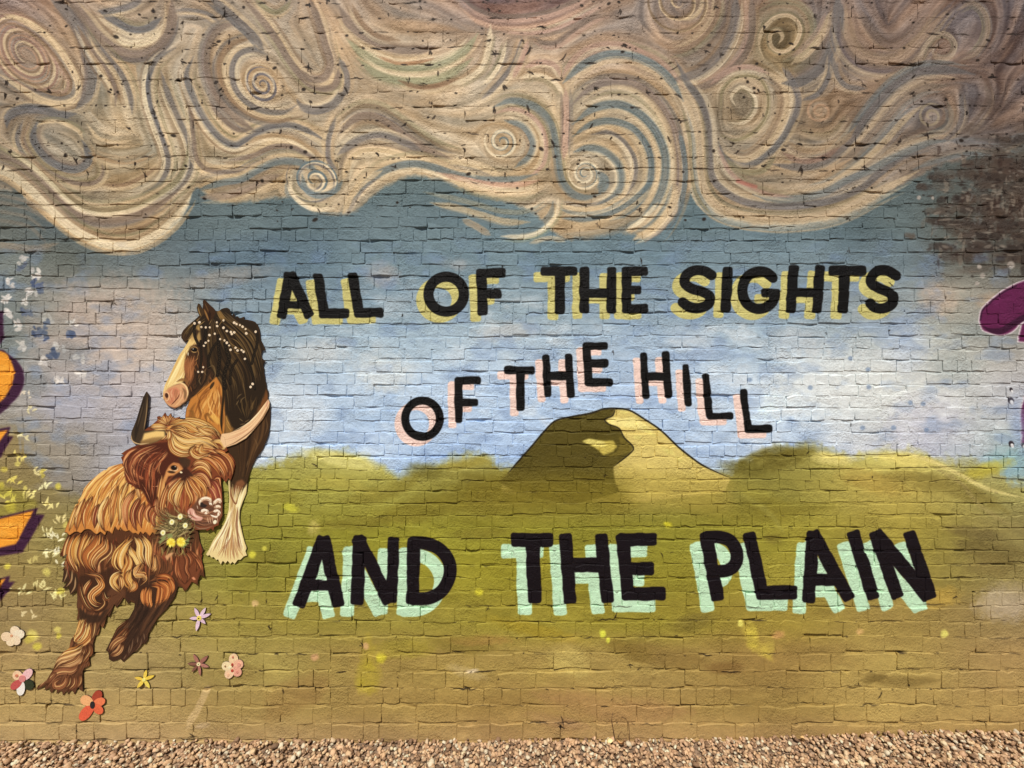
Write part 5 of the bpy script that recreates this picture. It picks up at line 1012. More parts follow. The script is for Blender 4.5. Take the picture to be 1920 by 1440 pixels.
# right ear and cheek
for p, w in (([(404, 842), (424, 850), (438, 866), (440, 888)], 10), ([(398, 852), (418, 858), (430, 876), (432, 894)], 10), ([(396, 856), (412, 866), (424, 884), (426, 900)], 10), ([(378, 860), (396, 862), (412, 878), (418, 892)], 10), ([(412, 848), (430, 860), (438, 880), (436, 896)], 7)): lock(p, w, ORNG + RED, (238, 190, 130))
for p, w, cs in (([(362, 876), (376, 866), (392, 872), (402, 892)], 10, ORNG), ([(364, 884), (380, 876), (394, 886), (402, 906)], 9, ORNG), ([(366, 888), (384, 888), (396, 904), (398, 926)], 10, RED), ([(360, 890), (374, 898), (388, 914), (390, 936)], 10, ORNG), ([(356, 892), (366, 908), (378, 926), (376, 944)], 10, ORNG), ([(352, 896), (356, 914), (364, 934), (358, 950)], 10, ORNG), ([(348, 896), (334, 912), (324, 930), (334, 950)], 11, BLON), ([(342, 890), (322, 908), (314, 926), (318, 950)], 10, RED),
                 ([(350, 900), (340, 920), (336, 940), (344, 954)], 10, BLON), ([(310, 890), (308, 910), (304, 934), (302, 950)], 11, ORNG), ([(320, 908), (312, 930), (308, 950), (312, 966)], 10, ORNG), ([(398, 896), (410, 910), (416, 930), (418, 950)], 9, [(176, 88, 66), (206, 124, 92), (140, 64, 48)]), ([(392, 912), (402, 920), (408, 936), (406, 944)], 8, [(176, 88, 66), (216, 134, 102), (140, 64, 48)]), ([(300, 930), (296, 950), (304, 972)], 9, RED), ([(314, 950), (318, 964), (326, 976)], 8, RED), ([(404, 900), (414, 896), (418, 916)], 8, RED)): lock(p, w, cs)
art.poly([(338, 858), (352, 856), (362, 862), (360, 872), (350, 882), (344, 870)], (62, 44, 30), .9, 3); art.poly([(342, 878), (352, 874), (362, 884), (368, 890), (356, 894), (350, 902), (340, 892), (322, 904), (330, 892)], (56, 32, 24), .9, 2.5)
# cow's eye
art.poly([(312, 896), (316, 882), (322, 872), (330, 866), (340, 868), (348, 878), (340, 884), (330, 890), (320, 892), (314, 906)], (206, 142, 82), 1, 2)
art.blob(331, 876, 7.6, 5.4, (116, 70, 40), .9, .4, .2); art.blob(330.5, 876, 5.4, 4.2, (26, 18, 14), 1, .15, .2); art.stroke([(321, 878), (328, 882), (337, 880), (338, 874)], 1.4, (238, 206, 160), .9, .7, (.2, .2)); art.stroke([(322, 874), (328, 868), (338, 870), (346, 878)], 1.6, (176, 110, 62), .9, .9, (.2, .2))
art.blob(326, 884, 7, 2.4, (44, 26, 18), .85, .4, .1); art.blob(344, 884.5, 2.6, 1.7, (244, 224, 180), 1, .3, .3); art.blob(333, 874, 1, .8, (220, 214, 200), .9, .2)
# nose, mouth
art.poly([(358, 958), (366, 946), (376, 934), (388, 929), (398, 934), (404, 938), (412, 932), (418, 940), (420, 960), (414, 978), (400, 986), (384, 986), (368, 982), (358, 970)], (104, 66, 46), 1, 3)
art.bundle([(370, 946), (384, 952), (400, 950), (416, 944)], [(366, 974), (384, 982), (402, 980), (416, 966)], 34, [(134, 88, 62), (86, 56, 42), (168, 118, 84), (196, 150, 114), (72, 48, 38)], 2, .85, 1, 2, cut=.45)
art.poly([(356, 957), (361, 951), (368, 954), (372, 963), (384, 968), (381, 974), (368, 974), (358, 968)], (212, 160, 138), 1, 1.2, 0, True)
art.stroke([(360, 954), (363, 965), (374, 972)], 2.4, (150, 86, 72), .9, 1, (.3, .3)); art.stroke([(366, 956), (369, 965), (379, 969)], 1.8, (240, 204, 182), .95, .9, (.3, .3)); art.stroke([(358, 958), (360, 968), (370, 974)], 1.2, (244, 214, 190), .8, .8, (.3, .3))
art.stroke([(356, 960), (358, 972), (370, 980), (384, 984)], 2.2, (66, 40, 30), .9, 1, (.3, .3))
CRMZ = [(240, 220, 190), (230, 206, 172), (222, 194, 158), (246, 230, 204)]
for pts, w in (([(379, 946), (381, 937), (389, 933), (397, 935), (400, 941)], 7), ([(404, 944), (410, 938), (415, 936), (417, 942)], 7), ([(406, 950), (413, 948), (417, 950)], 6), ([(404, 958), (411, 956), (415, 960), (412, 966)], 5.5), ([(381, 958), (387, 955), (393, 958), (388, 962)], 6), ([(374, 947), (375, 952)], 6), ([(399, 964), (407, 968), (413, 966)], 4), ([(396, 941), (402, 946)], 5)):
    art.stroke(pts, w, random.choice(CRMZ), .96, 1.2, (.15, .2)); art.stroke([(x + 1.5, y + 2.4) for x, y in pts], 1.5, (150, 100, 72), .75, .9, (.3, .3)); art.stroke([(x - .6, y - 1.0) for x, y in pts], 1.4, (252, 240, 220), .8, .8, (.3, .3))
art.poly([(380, 941), (383, 940), (386, 943), (393, 946), (389, 950), (383, 950), (379, 948)], (46, 36, 32), 1, 1)
for p in (((374, 956), (376, 964), (384, 968)), ((396, 945), (404, 948), (408, 956)), ((404, 940), (408, 948), (406, 954)), ((398, 958), (408, 962), (414, 956)), ((418, 950), (419, 962), (413, 974)), ((392, 956), (398, 960))): art.stroke(p, 1.5, (134, 88, 62), .75, .8, (.3, .3))
for x, y in ((386, 938), (380, 938), (412, 940), (408, 952)): art.stroke([(x - 3, y), (x, y - 3), (x + 4, y)], 1.1, (190, 150, 118), .8, .6, (.3, .3))
for i in range(5): art.stroke([(393 + i * 4.5, 968), (394 + i * 4.5, 974), (396 + i * 4, 980)], 1.3, random.choice([(112, 74, 54), (214, 176, 140)]), .85, .8, (.2, .2))
art.blob(407, 977, 3.2, 4, (240, 230, 196), 1, .25, .5)
art.bundle([(366, 980), (376, 988), (392, 992)], [(370, 990), (384, 990), (406, 984)], 10, [(104, 72, 54), (74, 50, 38), (150, 108, 80)], 2, .9, .9, 1)
# ---- posy of grasses, daisies and dandelions in the mouth
art.poly([(296, 985), (306, 962), (322, 952), (345, 956), (356, 970), (370, 984), (368, 1006), (362, 1022), (340, 1034), (318, 1038), (302, 1026), (290, 1012)], (86, 60, 38), .6, 9)
for i in range(130):
    x0, y0 = random.uniform(330, 368), random.uniform(966, 996)
    a = random.uniform(2.3, 3.9) if random.random() < .7 else random.uniform(1.4, 2.4)
    L = random.uniform(24, 62)
    art.stroke([(x0, y0), (x0 + L * .5 * math.cos(a) , y0 + L * .5 * math.sin(a) * .7), (x0 + L * math.cos(a + .35), y0 + L * .75 * math.sin(a + .35) + 4)], random.uniform(.9, 1.8), random.choice([(150, 132, 84), (108, 96, 58), (78, 70, 42), (176, 156, 104), (58, 50, 32), (128, 116, 66)]), .85, .7, (.1, .5))
for q in (((300, 1016), (308, 1004), (318, 1000), (314, 1010), (304, 1019)), ((345, 1022), (354, 1010), (361, 1002), (358, 1016), (350, 1026)), ((318, 1000), (326, 998), (330, 1004), (320, 1008))):
    art.poly(q, (132, 138, 84), .95, 1.2)
for x, y in ((342.5, 967), (327, 977), (352, 983.5), (310.5, 997)):
    art.blob(x, y, 4.6, 5.2, (236, 230, 178), 1, .2, .3); art.blob(x, y, 1.8, 2, (222, 206, 96), .9, .4)
for x, y in ((325.5, 1015.5), (344, 1014)):
    for k in range(22):
        a = k * .2856
        art.stroke([(x, y), (x + 9.5 * math.cos(a), y + 10 * math.sin(a))], 2.4, random.choice([(240, 222, 84), (232, 206, 62), (246, 232, 110)]), .95, .8, (0, .3))
    art.blob(x, y, 3.6, 3.6, (218, 184, 52), .7, .5)
for i in range(16):
    x = random.uniform(306, 350); art.stroke([(x, 1024), (x + random.uniform(-4, 4), 1034), (x + random.uniform(-8, 6), 1042)], 1.4, random.choice([(166, 150, 84), (120, 108, 64), (92, 72, 44)]), .85, .8, (.2, .4))
art.poly([(312, 1042), (320, 1036), (330, 1034), (322, 1042), (316, 1050)], (214, 160, 110), .9, 1.5); art.poly([(362, 1082), (366, 1080), (370, 1085), (366, 1086)], (226, 152, 110), .9, 1)
# ---- horns
art.poly(HORN_A, (62, 48, 34), 1, 1); art.poly([(275, 812), (298, 807), (313, 808), (314, 818), (300, 824), (280, 826), (270, 828)], (228, 190, 116), 1, 2.5)
art.poly([(268, 826), (290, 820), (310, 818), (300, 827), (284, 832), (268, 833)], (142, 108, 64), .9, 2.5)
art.stroke([(278, 738), (270, 770), (262, 800), (258, 824)], 7, (42, 33, 25), .9, 3, (.3, .2)); art.stroke([(281, 745), (279, 775), (274, 806)], 1.8, (150, 122, 84), .9, 1, (.3, .2)); art.stroke([(251, 815), (253, 826), (266, 832), (284, 830)], 2.4, (206, 172, 122), .9, 1.2, (.2, .3))
art.stroke([(262, 800), (268, 778), (274, 756)], 2.2, (92, 74, 54), .7, 1.2, (.3, .3))
art.poly(HORN_B, (226, 186, 140), 1, 1)
art.bundle([(504, 752), (488, 778), (468, 798), (440, 812), (422, 816)], [(509, 760), (494, 786), (468, 816), (442, 832), (428, 836)], 16, [(240, 208, 158), (226, 182, 132), (206, 158, 116), (232, 190, 146)], 3.2, .85, 1.2, .5)
art.stroke([(508, 757), (496, 782), (474, 808), (446, 828), (430, 835)], 2.4, (128, 92, 64), .85, 1.4, (.2, .2)); art.stroke([(503, 752), (488, 774), (468, 793), (440, 808)], 1.8, (250, 226, 180), .85, 1, (.3, .3))
art.stroke([(506, 750), (502, 764)], 3, (196, 132, 108), .6, 1.5, (.3, .3))
art.a *= 1.0 + 0.06 * (RNG.random((art.h, art.w, 1)).astype(np.float32) - 0.5)
# ------------------------------------------------------------------ materials
def new_mat(name):
    m = bpy.data.materials.new(name); m.use_nodes = True
    nt = m.node_tree; nt.nodes.clear()
    out = nt.nodes.new('ShaderNodeOutputMaterial'); b = nt.nodes.new('ShaderNodeBsdfPrincipled')
    nt.links.new(b.outputs[0], out.inputs[0])
    return m, nt, b

def image_coords(nt, x0, y0, x1, y1):
    # position on the wall -> place in the painted sheet (bounds in image pixels)
    geo = nt.nodes.new('ShaderNodeNewGeometry')
    sep = nt.nodes.new('ShaderNodeSeparateXYZ'); com = nt.nodes.new('ShaderNodeCombineXYZ')
    nt.links.new(geo.outputs['Position'], sep.inputs[0])
    def lin(sock, lo, hi, dst):
        r = nt.nodes.new('ShaderNodeMapRange'); r.clamp = False
        r.inputs['From Min'].default_value = lo; r.inputs['From Max'].default_value = hi
        nt.links.new(sep.outputs[sock], r.inputs['Value']); nt.links.new(r.outputs[0], com.inputs[dst])
    lin('X', wx(x0), wx(x1), 'X'); lin('Z', wz(y1), wz(y0), 'Y')
    return geo, com

def painted(name, canvas, rough, bumps, art_bump=0.0, patchy=False):
    m, nt, b = new_mat(name)
    geo, com = image_coords(nt, canvas.x0, canvas.y0, canvas.x1, canvas.y1)
    tex = nt.nodes.new('ShaderNodeTexImage'); tex.image = canvas.to_image(name); tex.extension = 'EXTEND'; tex.interpolation = 'Cubic'
    nt.links.new(com.outputs[0], tex.inputs['Vector']); nt.links.new(tex.outputs['Color'], b.inputs['Base Color'])
    b.inputs['Roughness'].default_value = rough; b.inputs['Specular IOR Level'].default_value = 0.15
    prev = None
    for scale, dist, detail in bumps:
        n = nt.nodes.new('ShaderNodeTexNoise'); n.inputs['Scale'].default_value = scale; n.inputs['Detail'].default_value = detail; n.inputs['Roughness'].default_value = 0.6
        nt.links.new(geo.outputs['Position'], n.inputs['Vector'])
        bp = nt.nodes.new('ShaderNodeBump'); bp.inputs['Distance'].default_value = dist; bp.inputs['Strength'].default_value = 1.0
        nt.links.new(n.outputs['Fac'], bp.inputs['Height'])
        if patchy:
            pn = nt.nodes.new('ShaderNodeTexNoise'); pn.inputs['Scale'].default_value = 5.0; pn.inputs['Detail'].default_value = 3.0
            mr = nt.nodes.new('ShaderNodeMapRange'); mr.inputs['From Min'].default_value = .38; mr.inputs['From Max'].default_value = .64; mr.inputs['To Min'].default_value = .3; mr.inputs['To Max'].default_value = 1.15
            nt.links.new(geo.outputs['Position'], pn.inputs['Vector']); nt.links.new(pn.outputs['Fac'], mr.inputs['Value']); nt.links.new(mr.outputs[0], bp.inputs['Strength'])
        if prev: nt.links.new(prev.outputs[0], bp.inputs['Normal'])
        prev = bp
    if art_bump:
        bp = nt.nodes.new('ShaderNodeBump'); bp.inputs['Distance'].default_value = art_bump
        nt.links.new(tex.outputs['Color'], bp.inputs['Height'])
        if prev: nt.links.new(prev.outputs[0], bp.inputs['Normal'])
        prev = bp
    if prev: nt.links.new(prev.outputs[0], b.inputs['Normal'])
    return m

M_WALL = painted('painted_brick', mural, 0.62, ((22.0, 0.006, 2.0), (75.0, 0.0080, 5.0)), 0.0, True)
M_ART = painted('painted_board', art, 0.5, ((90.0, 0.0006, 2.0),), 0.0012)

def lin_col(c):
    v = np.clip(np.asarray(c, float) / 255.0, 0, 1)
    v = np.where(v <= 0.04045, v / 12.92, ((v + 0.055) / 1.055) ** 2.4) / LIT
    return tuple(np.clip(v, 0.004, 0.86)) + (1.0,)

_MC = {}
def paint_mat(c, rough=0.5, vary=0.18):
    # hand-brushed paint: the colour with a streaky, speckled variation
    key = (tuple(c), rough, vary)
    if key in _MC: return _MC[key]
    m, nt, b = new_mat('brushed_paint')
    geo = nt.nodes.new('ShaderNodeNewGeometry')
    n = nt.nodes.new('ShaderNodeTexNoise'); n.inputs['Scale'].default_value = 140; n.inputs['Detail'].default_value = 3
    nt.links.new(geo.outputs['Position'], n.inputs['Vector'])
    ramp = nt.nodes.new('ShaderNodeValToRGB')
    k = lin_col(c)
    ramp.color_ramp.elements[0].position = 0.3; ramp.color_ramp.elements[1].position = 0.7
    ramp.color_ramp.elements[0].color = tuple(v * (1 - vary) for v in k[:3]) + (1,)
    ramp.color_ramp.elements[1].color = tuple(min(.86, v * (1 + vary)) for v in k[:3]) + (1,)
    nt.links.new(n.outputs['Fac'], ramp.inputs[0]); nt.links.new(ramp.outputs[0], b.inputs['Base Color'])
    bp = nt.nodes.new('ShaderNodeBump'); bp.inputs['Distance'].default_value = 0.0006
    nt.links.new(n.outputs['Fac'], bp.inputs['Height']); nt.links.new(bp.outputs[0], b.inputs['Normal'])
    b.inputs['Roughness'].default_value = rough
    _MC[key] = m
    return m
M_EDGE = paint_mat((58, 40, 30), 0.7)

# ------------------------------------------------------------------ object helpers
def link(name, mesh, mats, parent=None):
    o = bpy.data.objects.new(name, mesh); COL.objects.link(o)
    for m in mats:
        if m and m.name not in [q.name for q in mesh.materials if q]: mesh.materials.append(m)
    if parent: o.parent = parent
    return o
def empty(name, loc=(0, 0, 0)):
    o = bpy.data.objects.new(name, None); o.location = loc; o.empty_display_size = 0.1; COL.objects.link(o); return o
def tag(o, label=None, cat=None, group=None, kind=None):
    for k, v in (('label', label), ('category', cat), ('group', group), ('kind', kind)):
        if v: o[k] = v
    return o
def mesh_np(name, verts, faces_flat, sizes, smooth=True):
    me = bpy.data.meshes.new(name)
    verts = np.asarray(verts, np.float32); loops = np.asarray(faces_flat, np.int32); sizes = np.asarray(sizes, np.int32)
    me.vertices.add(len(verts)); me.vertices.foreach_set('co', verts.ravel())
    me.loops.add(len(loops)); me.loops.foreach_set('vertex_index', loops)
    me.polygons.add(len(sizes)); me.polygons.foreach_set('loop_start', np.r_[0, np.cumsum(sizes)[:-1]].astype(np.int32))
    me.polygons.foreach_set('use_smooth', np.full(len(sizes), smooth))
    me.update(calc_edges=True); me.validate()
    return me

# ------------------------------------------------------------------ ground and gravel
def ground_z(x): return wz(np.interp(x, [wx(-440), wx(0), wx(640), wx(1280), wx(1920), wx(2360)], [1390, 1388, 1384, 1382, 1364, 1358]))
nx, ny = 60, 24
gx = np.concatenate([[-150, -60, -20], np.linspace(-6, 6, nx), [20, 60, 150]])
gy = np.concatenate([[-300, -120, -40, -15], np.linspace(-6, 0.25, ny)])
V = []
for y in gy:
    for x in gx: V.append((x, y, float(ground_z(np.clip(x, -6, 6))) - 0.030))
nX = len(gx)
Fq = [(j * nX + i, j * nX + i + 1, (j + 1) * nX + i + 1, (j + 1) * nX + i) for j in range(len(gy) - 1) for i in range(nX - 1)]
gm, gnt, gb = new_mat('earth_and_grit')
geo = gnt.nodes.new('ShaderNodeNewGeometry')
vor = gnt.nodes.new('ShaderNodeTexVoronoi'); vor.inputs['Scale'].default_value = 38
gnt.links.new(geo.outputs['Position'], vor.inputs['Vector'])
rp = gnt.nodes.new('ShaderNodeValToRGB')
rp.color_ramp.elements[0].color = (.16, .105, .065, 1); rp.color_ramp.elements[1].color = (.36, .25, .165, 1)
sp = gnt.nodes.new('ShaderNodeSeparateColor'); gnt.links.new(vor.outputs['Color'], sp.inputs[0]); gnt.links.new(sp.outputs[0], rp.inputs[0])
gnt.links.new(rp.outputs[0], gb.inputs['Base Color']); gb.inputs['Roughness'].default_value = .9
bp = gnt.nodes.new('ShaderNodeBump'); bp.inputs['Distance'].default_value = .02; bp.invert = True
gnt.links.new(vor.outputs['Distance'], bp.inputs['Height']); gnt.links.new(bp.outputs[0], gb.inputs['Normal'])
ground = link('ground', mesh_np('ground', V, np.array(Fq).ravel(), [4] * len(Fq)), [gm])
tag(ground, 'gravel covered ground running up to the foot of the painted brick wall', 'ground', kind='structure')

def stone_shape(rng):
    # a cube cut once, rounded and dented: 26 corners
    pts, idx = [], {}
    quads = []
    def vid(p):
        if p not in idx: idx[p] = len(pts); pts.append(p)
        return idx[p]
    for ax in range(3):
        for s in (-1, 1):
            for a in (-1, 0):
                for b in (-1, 0):
                    q = []
                    for da, db in ((0, 0), (1, 0), (1, 1), (0, 1)):
                        p = [0, 0, 0]; p[ax] = s; p[(ax + 1) % 3] = a + da; p[(ax + 2) % 3] = b + db
                        q.append(vid(tuple(p)))
                    quads.append(q if s > 0 else q[::-1])
    p = np.array(pts, float)
    p /= np.linalg.norm(p, axis=1)[:, None] ** 0.75
    p *= 1 + rng.uniform(-.2, .2, (len(p), 1))
    d = rng.normal(size=(3, 3))
    for k in d:
        k /= np.linalg.norm(k)
        h = p @ k; c = rng.uniform(.5, .8)
        p -= np.outer(np.maximum(h - c, 0), k)
    return p, np.array(quads)
grng = np.random.default_rng(5)
shapes = [stone_shape(grng) for _ in range(14)]
sv, sf, sc_ = [], [], []
base = 0
pal = np.array([lin_col(c)[:3] for c in ((232, 192, 146), (216, 174, 130), (196, 154, 114), (238, 206, 164), (168, 130, 96), (222, 180, 138), (208, 166, 128), (242, 220, 186), (146, 112, 82), (226, 184, 142))])
def scatter(n, y0, y1, r0, r1, x0=-4.8, x1=4.8):
    global base
    for i in range(n):
        x = grng.uniform(x0, x1); y = grng.uniform(y0, y1)
        p, q = shapes[grng.integers(len(shapes))]
        r = grng.uniform(r0, r1) * (1.25 if grng.random() < .12 else 1)
        sc = np.array([r * grng.uniform(.8, 1.35), r * grng.uniform(.7, 1.1), r * grng.uniform(.5, .85)])
        a, b, c = grng.uniform(0, 6.28), grng.normal(0, .45), grng.normal(0, .45)
        ca, sa = math.cos(a), math.sin(a); cb, sb = math.cos(b), math.sin(b); cc, sc2 = math.cos(c), math.sin(c)
        R = np.array([[ca, -sa, 0], [sa, ca, 0], [0, 0, 1]]) @ np.array([[1, 0, 0], [0, cb, -sb], [0, sb, cb]]) @ np.array([[cc, 0, sc2], [0, 1, 0], [-sc2, 0, cc]])
        v = (p * sc) @ R.T + (x, y, float(ground_z(x)) - 0.012 + grng.uniform(-.010, .010) + 0.004 * math.sin(x * 3.1))
        sv.append(v); sf.append(q + base); base += len(p)
        col = pal[grng.integers(len(pal))] * grng.uniform(.75, 1.15)
        sc_.append(np.tile(np.r_[np.clip(col, 0, .86), 1.0], (len(p), 1)))
scatter(17500, -0.60, -0.002, .0070, .0135)
scatter(11500, -1.5, -0.58, .0085, .0165)
scatter(700, -0.35, -0.004, .014, .020)
me = mesh_np('gravel', np.vstack(sv), np.vstack(sf).ravel(), [4] * sum(len(q) for q in sf), smooth=True)
ca_ = me.color_attributes.new('stone_colour', 'FLOAT_COLOR', 'POINT')
ca_.data.foreach_set('color', np.vstack(sc_).astype(np.float32).ravel())
sm, snt, sbs = new_mat('tan_gravel')
at = snt.nodes.new('ShaderNodeVertexColor'); at.layer_name = 'stone_colour'
geo = snt.nodes.new('ShaderNodeNewGeometry'); nz = snt.nodes.new('ShaderNodeTexNoise'); nz.inputs['Scale'].default_value = 160; nz.inputs['Detail'].default_value = 3
snt.links.new(geo.outputs['Position'], nz.inputs['Vector'])
mx = snt.nodes.new('ShaderNodeMix'); mx.data_type = 'RGBA'; mx.blend_type = 'MULTIPLY'; mx.inputs['Factor'].default_value = .5
snt.links.new(at.outputs['Color'], mx.inputs['A']); snt.links.new(nz.outputs['Fac'], mx.inputs['B'])
snt.links.new(mx.outputs['Result'], sbs.inputs['Base Color']); sbs.inputs['Roughness'].default_value = .8
bp = snt.nodes.new('ShaderNodeBump'); bp.inputs['Distance'].default_value = .003; snt.links.new(nz.outputs['Fac'], bp.inputs['Height']); snt.links.new(bp.outputs[0], sbs.inputs['Normal'])
gravel = link('gravel', me, [sm])
tag(gravel, 'strip of loose tan and brown gravel lying along the wall foot', 'gravel', kind='stuff')

# ------------------------------------------------------------------ the brick wall
wall = empty('brick_wall', (0, 0, 0))
tag(wall, 'old brick wall painted with swirling clouds, sky, hill, green fields and black lettering', 'wall')

BR = np.random.default_rng(3)
def brick_shape(rng):
    # unit brick (width 1, height 1, face at y=0, depth 1): worn rim, slightly domed face
    bx, bz, bi = 0.5, 0.5, np.array([.018, .055])
    rim = [(-.5, -.5), (-.17, -.5), (.18, -.5), (.5, -.5), (.5, 0.0), (.5, .5), (.16, .5), (-.18, .5), (-.5, .5), (-.5, 0.0)]
    rim = np.array(rim) + rng.normal(0, 1, (10, 2)) * (.005, .046)
    for i in (0, 3, 5, 8): rim[i] *= rng.uniform(.955, .995)
    inner = rim - np.sign(np.round(rim, 1)) * bi * rng.uniform(.6, 1.35, (10, 1))
    v = [(x, 1.0, z) for x, z in rim] + [(x, (.07 + rng.uniform(-.03, .10) + .04 * (abs(z) > .3)), z) for x, z in rim] + [(x, rng.normal(0, .042), z) for x, z in inner]
    f = []
    for i in range(10):
        j = (i + 1) % 10
        f.append((i, j, 10 + j, 10 + i)); f.append((10 + i, 10 + j, 20 + j, 20 + i))
    f.append(tuple(range(20, 30)))
    return np.array(v), f
BSHAPES = [brick_shape(BR) for _ in range(26)]
DEPTH = 0.024
def brick_pose(b):
    x, y, w, h, c = b
    top = min(1.0, max(0.0, (440 - y) / 200.0))
    low = min(1.0, max(0.0, (y - 1000) / 250.0))
    out = -0.0022 + BR.normal(0, .0011) * (1 - .75 * top) + BR.normal(0, .0006) * low
    jx, jz = .45, 1.6 - .6 * top + .3 * low
    cy = y + 2.0 * math.sin(x * .008 + c * 1.7) + 1.2 * math.sin(x * .027 + c * 2.9) + BR.normal(0, .6)
    return (wx(x), max(out, -0.0055), wz(cy)), ((w - jx) * S, DEPTH * (1 - .6 * top), (h - jz) * S), (BR.normal(0, .015) * (1 - .8 * top) - .004 * (1 - top), BR.normal(0, .006), BR.normal(0, .008))
vis = sorted((b for b in BRICKS if 0 <= b[0] - b[2] / 2 and b[0] + b[2] / 2 <= 1920 and 1380 > b[1] > 0), key=lambda b: -b[2] * b[3])
near = set(vis[:300])
bmesh_data = []
for v, f in BSHAPES:
    bmesh_data.append(mesh_np('brick', v, [i for q in f for i in q], [len(q) for q in f], False))
    bmesh_data[-1].materials.append(M_WALL)
far_v, far_l, far_s, fb = [], [], [], 0
for b in BRICKS:
    loc, sca, rot = brick_pose(b)
    k = int(BR.integers(len(BSHAPES)))
    if b in near:
        o = bpy.data.objects.new('brick', bmesh_data[k]); COL.objects.link(o)
        o.location = loc; o.scale = sca; o.rotation_euler = rot; o.parent = wall
    else:
        v, f = BSHAPES[k]
        p = v * sca
        p = p @ np.array(Euler(rot).to_matrix()).T + loc
        far_v.append(p); far_l += [i + fb for q in f for i in q]; far_s += [len(q) for q in f]; fb += len(v)
o = link('brick_courses', mesh_np('brick_courses', np.vstack(far_v), far_l, far_s, False), [M_WALL], wall)
o['kind'] = 'stuff'

# mortar bed: a finely dented sheet between the bricks, paint-filled in places, open in others
step = 3.2
mxs = np.arange(X_L, X_R + step, step * 1.25); mys = np.arange(Y_T, Y_B + 30, step)
H, W = len(mys), len(mxs)
n1 = value_noise(H, W, 14, RNG, 3, 1.6); n2 = value_noise(H, W, 2.2, RNG, 2, 1.5); n3 = value_noise(H, W, 5, RNG, 2, 2.0)
topf = np.clip((440 - mys) / 200.0, 0, 1)[:, None]
lowf = np.clip((mys - 1000) / 250.0, 0, 1)[:, None]
dep = 0.0038 * (1 - topf) + 0.0004 * topf + (n1 - .5) * 0.0095 * (1 - .55 * topf) + (n2 - .5) * (.0038 - .002 * topf)
dep += np.clip((n3 - .64 + .06 * lowf) * 6, 0, 1) * (0.011 + .005 * lowf)
dep = np.clip(dep, -0.0009, 0.020)
XX, YY = np.meshgrid(mxs, mys)
mv = np.c_[wx(XX).ravel(), (dep - 0.0018).ravel(), wz(YY).ravel()]
idx = np.arange(H * W).reshape(H, W)
mf = np.stack([idx[:-1, :-1], idx[1:, :-1], idx[1:, 1:], idx[:-1, 1:]], -1).reshape(-1, 4)
o = link('mortar', mesh_np('mortar', mv, mf.ravel(), [4] * len(mf)), [M_WALL], wall)
o['kind'] = 'stuff'
# the body of the wall behind
x0, x1, z0, z1 = wx(X_L), wx(X_R), wz(Y_B + 30), wz(Y_T)
bv = [(x0, .026, z0), (x1, .026, z0), (x1, .026, z1), (x0, .026, z1), (x0, .34, z0), (x1, .34, z0), (x1, .34, z1), (x0, .34, z1)]
link('wall_core', mesh_np('wall_core', bv, [0, 1, 2, 3, 5, 4, 7, 6, 4, 0, 3, 7, 1, 5, 6, 2, 3, 2, 6, 7, 4, 5, 1, 0], [4] * 6, False), [paint_mat((120, 90, 70), .9)], wall)

# ------------------------------------------------------------------ sawn boards (horse, cow)
import bmesh
from mathutils.geometry import delaunay_2d_cdt
def board(name, outline, y_back, y_front, parent=None, face=None, edge=None, bevel=0.0010):
    bm = bmesh.new()
    pts = []
    for q in outline:
        if not pts or math.hypot(q[0] - pts[-1][0], q[1] - pts[-1][1]) > .35: pts.append(q)
    if math.hypot(pts[0][0] - pts[-1][0], pts[0][1] - pts[-1][1]) < .35: pts.pop()
    area = sum(a[0] * b[1] - b[0] * a[1] for a, b in zip(pts, pts[1:] + pts[:1]))
    if area > 0: pts = pts[::-1]              # y runs down: make the front face look at the viewer
    n = len(pts)
    back = [bm.verts.new((wx(p[0]), y_back, wz(p[1]))) for p in pts]
    rim = [bm.verts.new((wx(p[0]), y_front, wz(p[1]))) for p in pts]
    for i in range(n):
        j = (i + 1) % n
        bm.faces.new((back[i], back[j], rim[j], rim[i])).material_index = 1
    res = delaunay_2d_cdt([Vector(p) for p in pts], [], [list(range(n))], 1, 1e-4)
    for y, m in ((y_front, 0), (y_back, 1)):
        vs = [bm.verts.new((wx(v.x), y, wz(v.y))) for v in res[0]]
        for f in res[2]:
            q = [vs[i] for i in f]
            P = [res[0][i] for i in f]
            up = sum(P[i].x * P[(i + 1) % len(P)].y - P[(i + 1) % len(P)].x * P[i].y for i in range(len(P))) > 0
            if up == (m == 0): q = q[::-1]
            try: bm.faces.new(q).material_index = m
            except ValueError: pass
    me = bpy.data.meshes.new(name); bm.to_mesh(me); bm.free()
    me.materials.append(face or M_ART); me.materials.append(edge or M_EDGE)
    o = bpy.data.objects.new(name, me); COL.objects.link(o)
    if parent: o.parent = parent
    return o

horse = empty('horse_board', (wx(430), -0.008, wz(1055)))
tag(horse, 'painted cutout board of a dark brown horse with daisies plaited in its mane', 'cutout')
cow = empty('cow_board', (wx(160), -0.008, wz(1290)))
tag(cow, 'painted cutout board of a shaggy ginger highland cow with flowers in its mouth', 'cutout')
def fix(o, par):
    o.matrix_parent_inverse = par.matrix_world.inverted() if False else __import__('mathutils').Matrix.Translation(par.location).inverted()
    return o
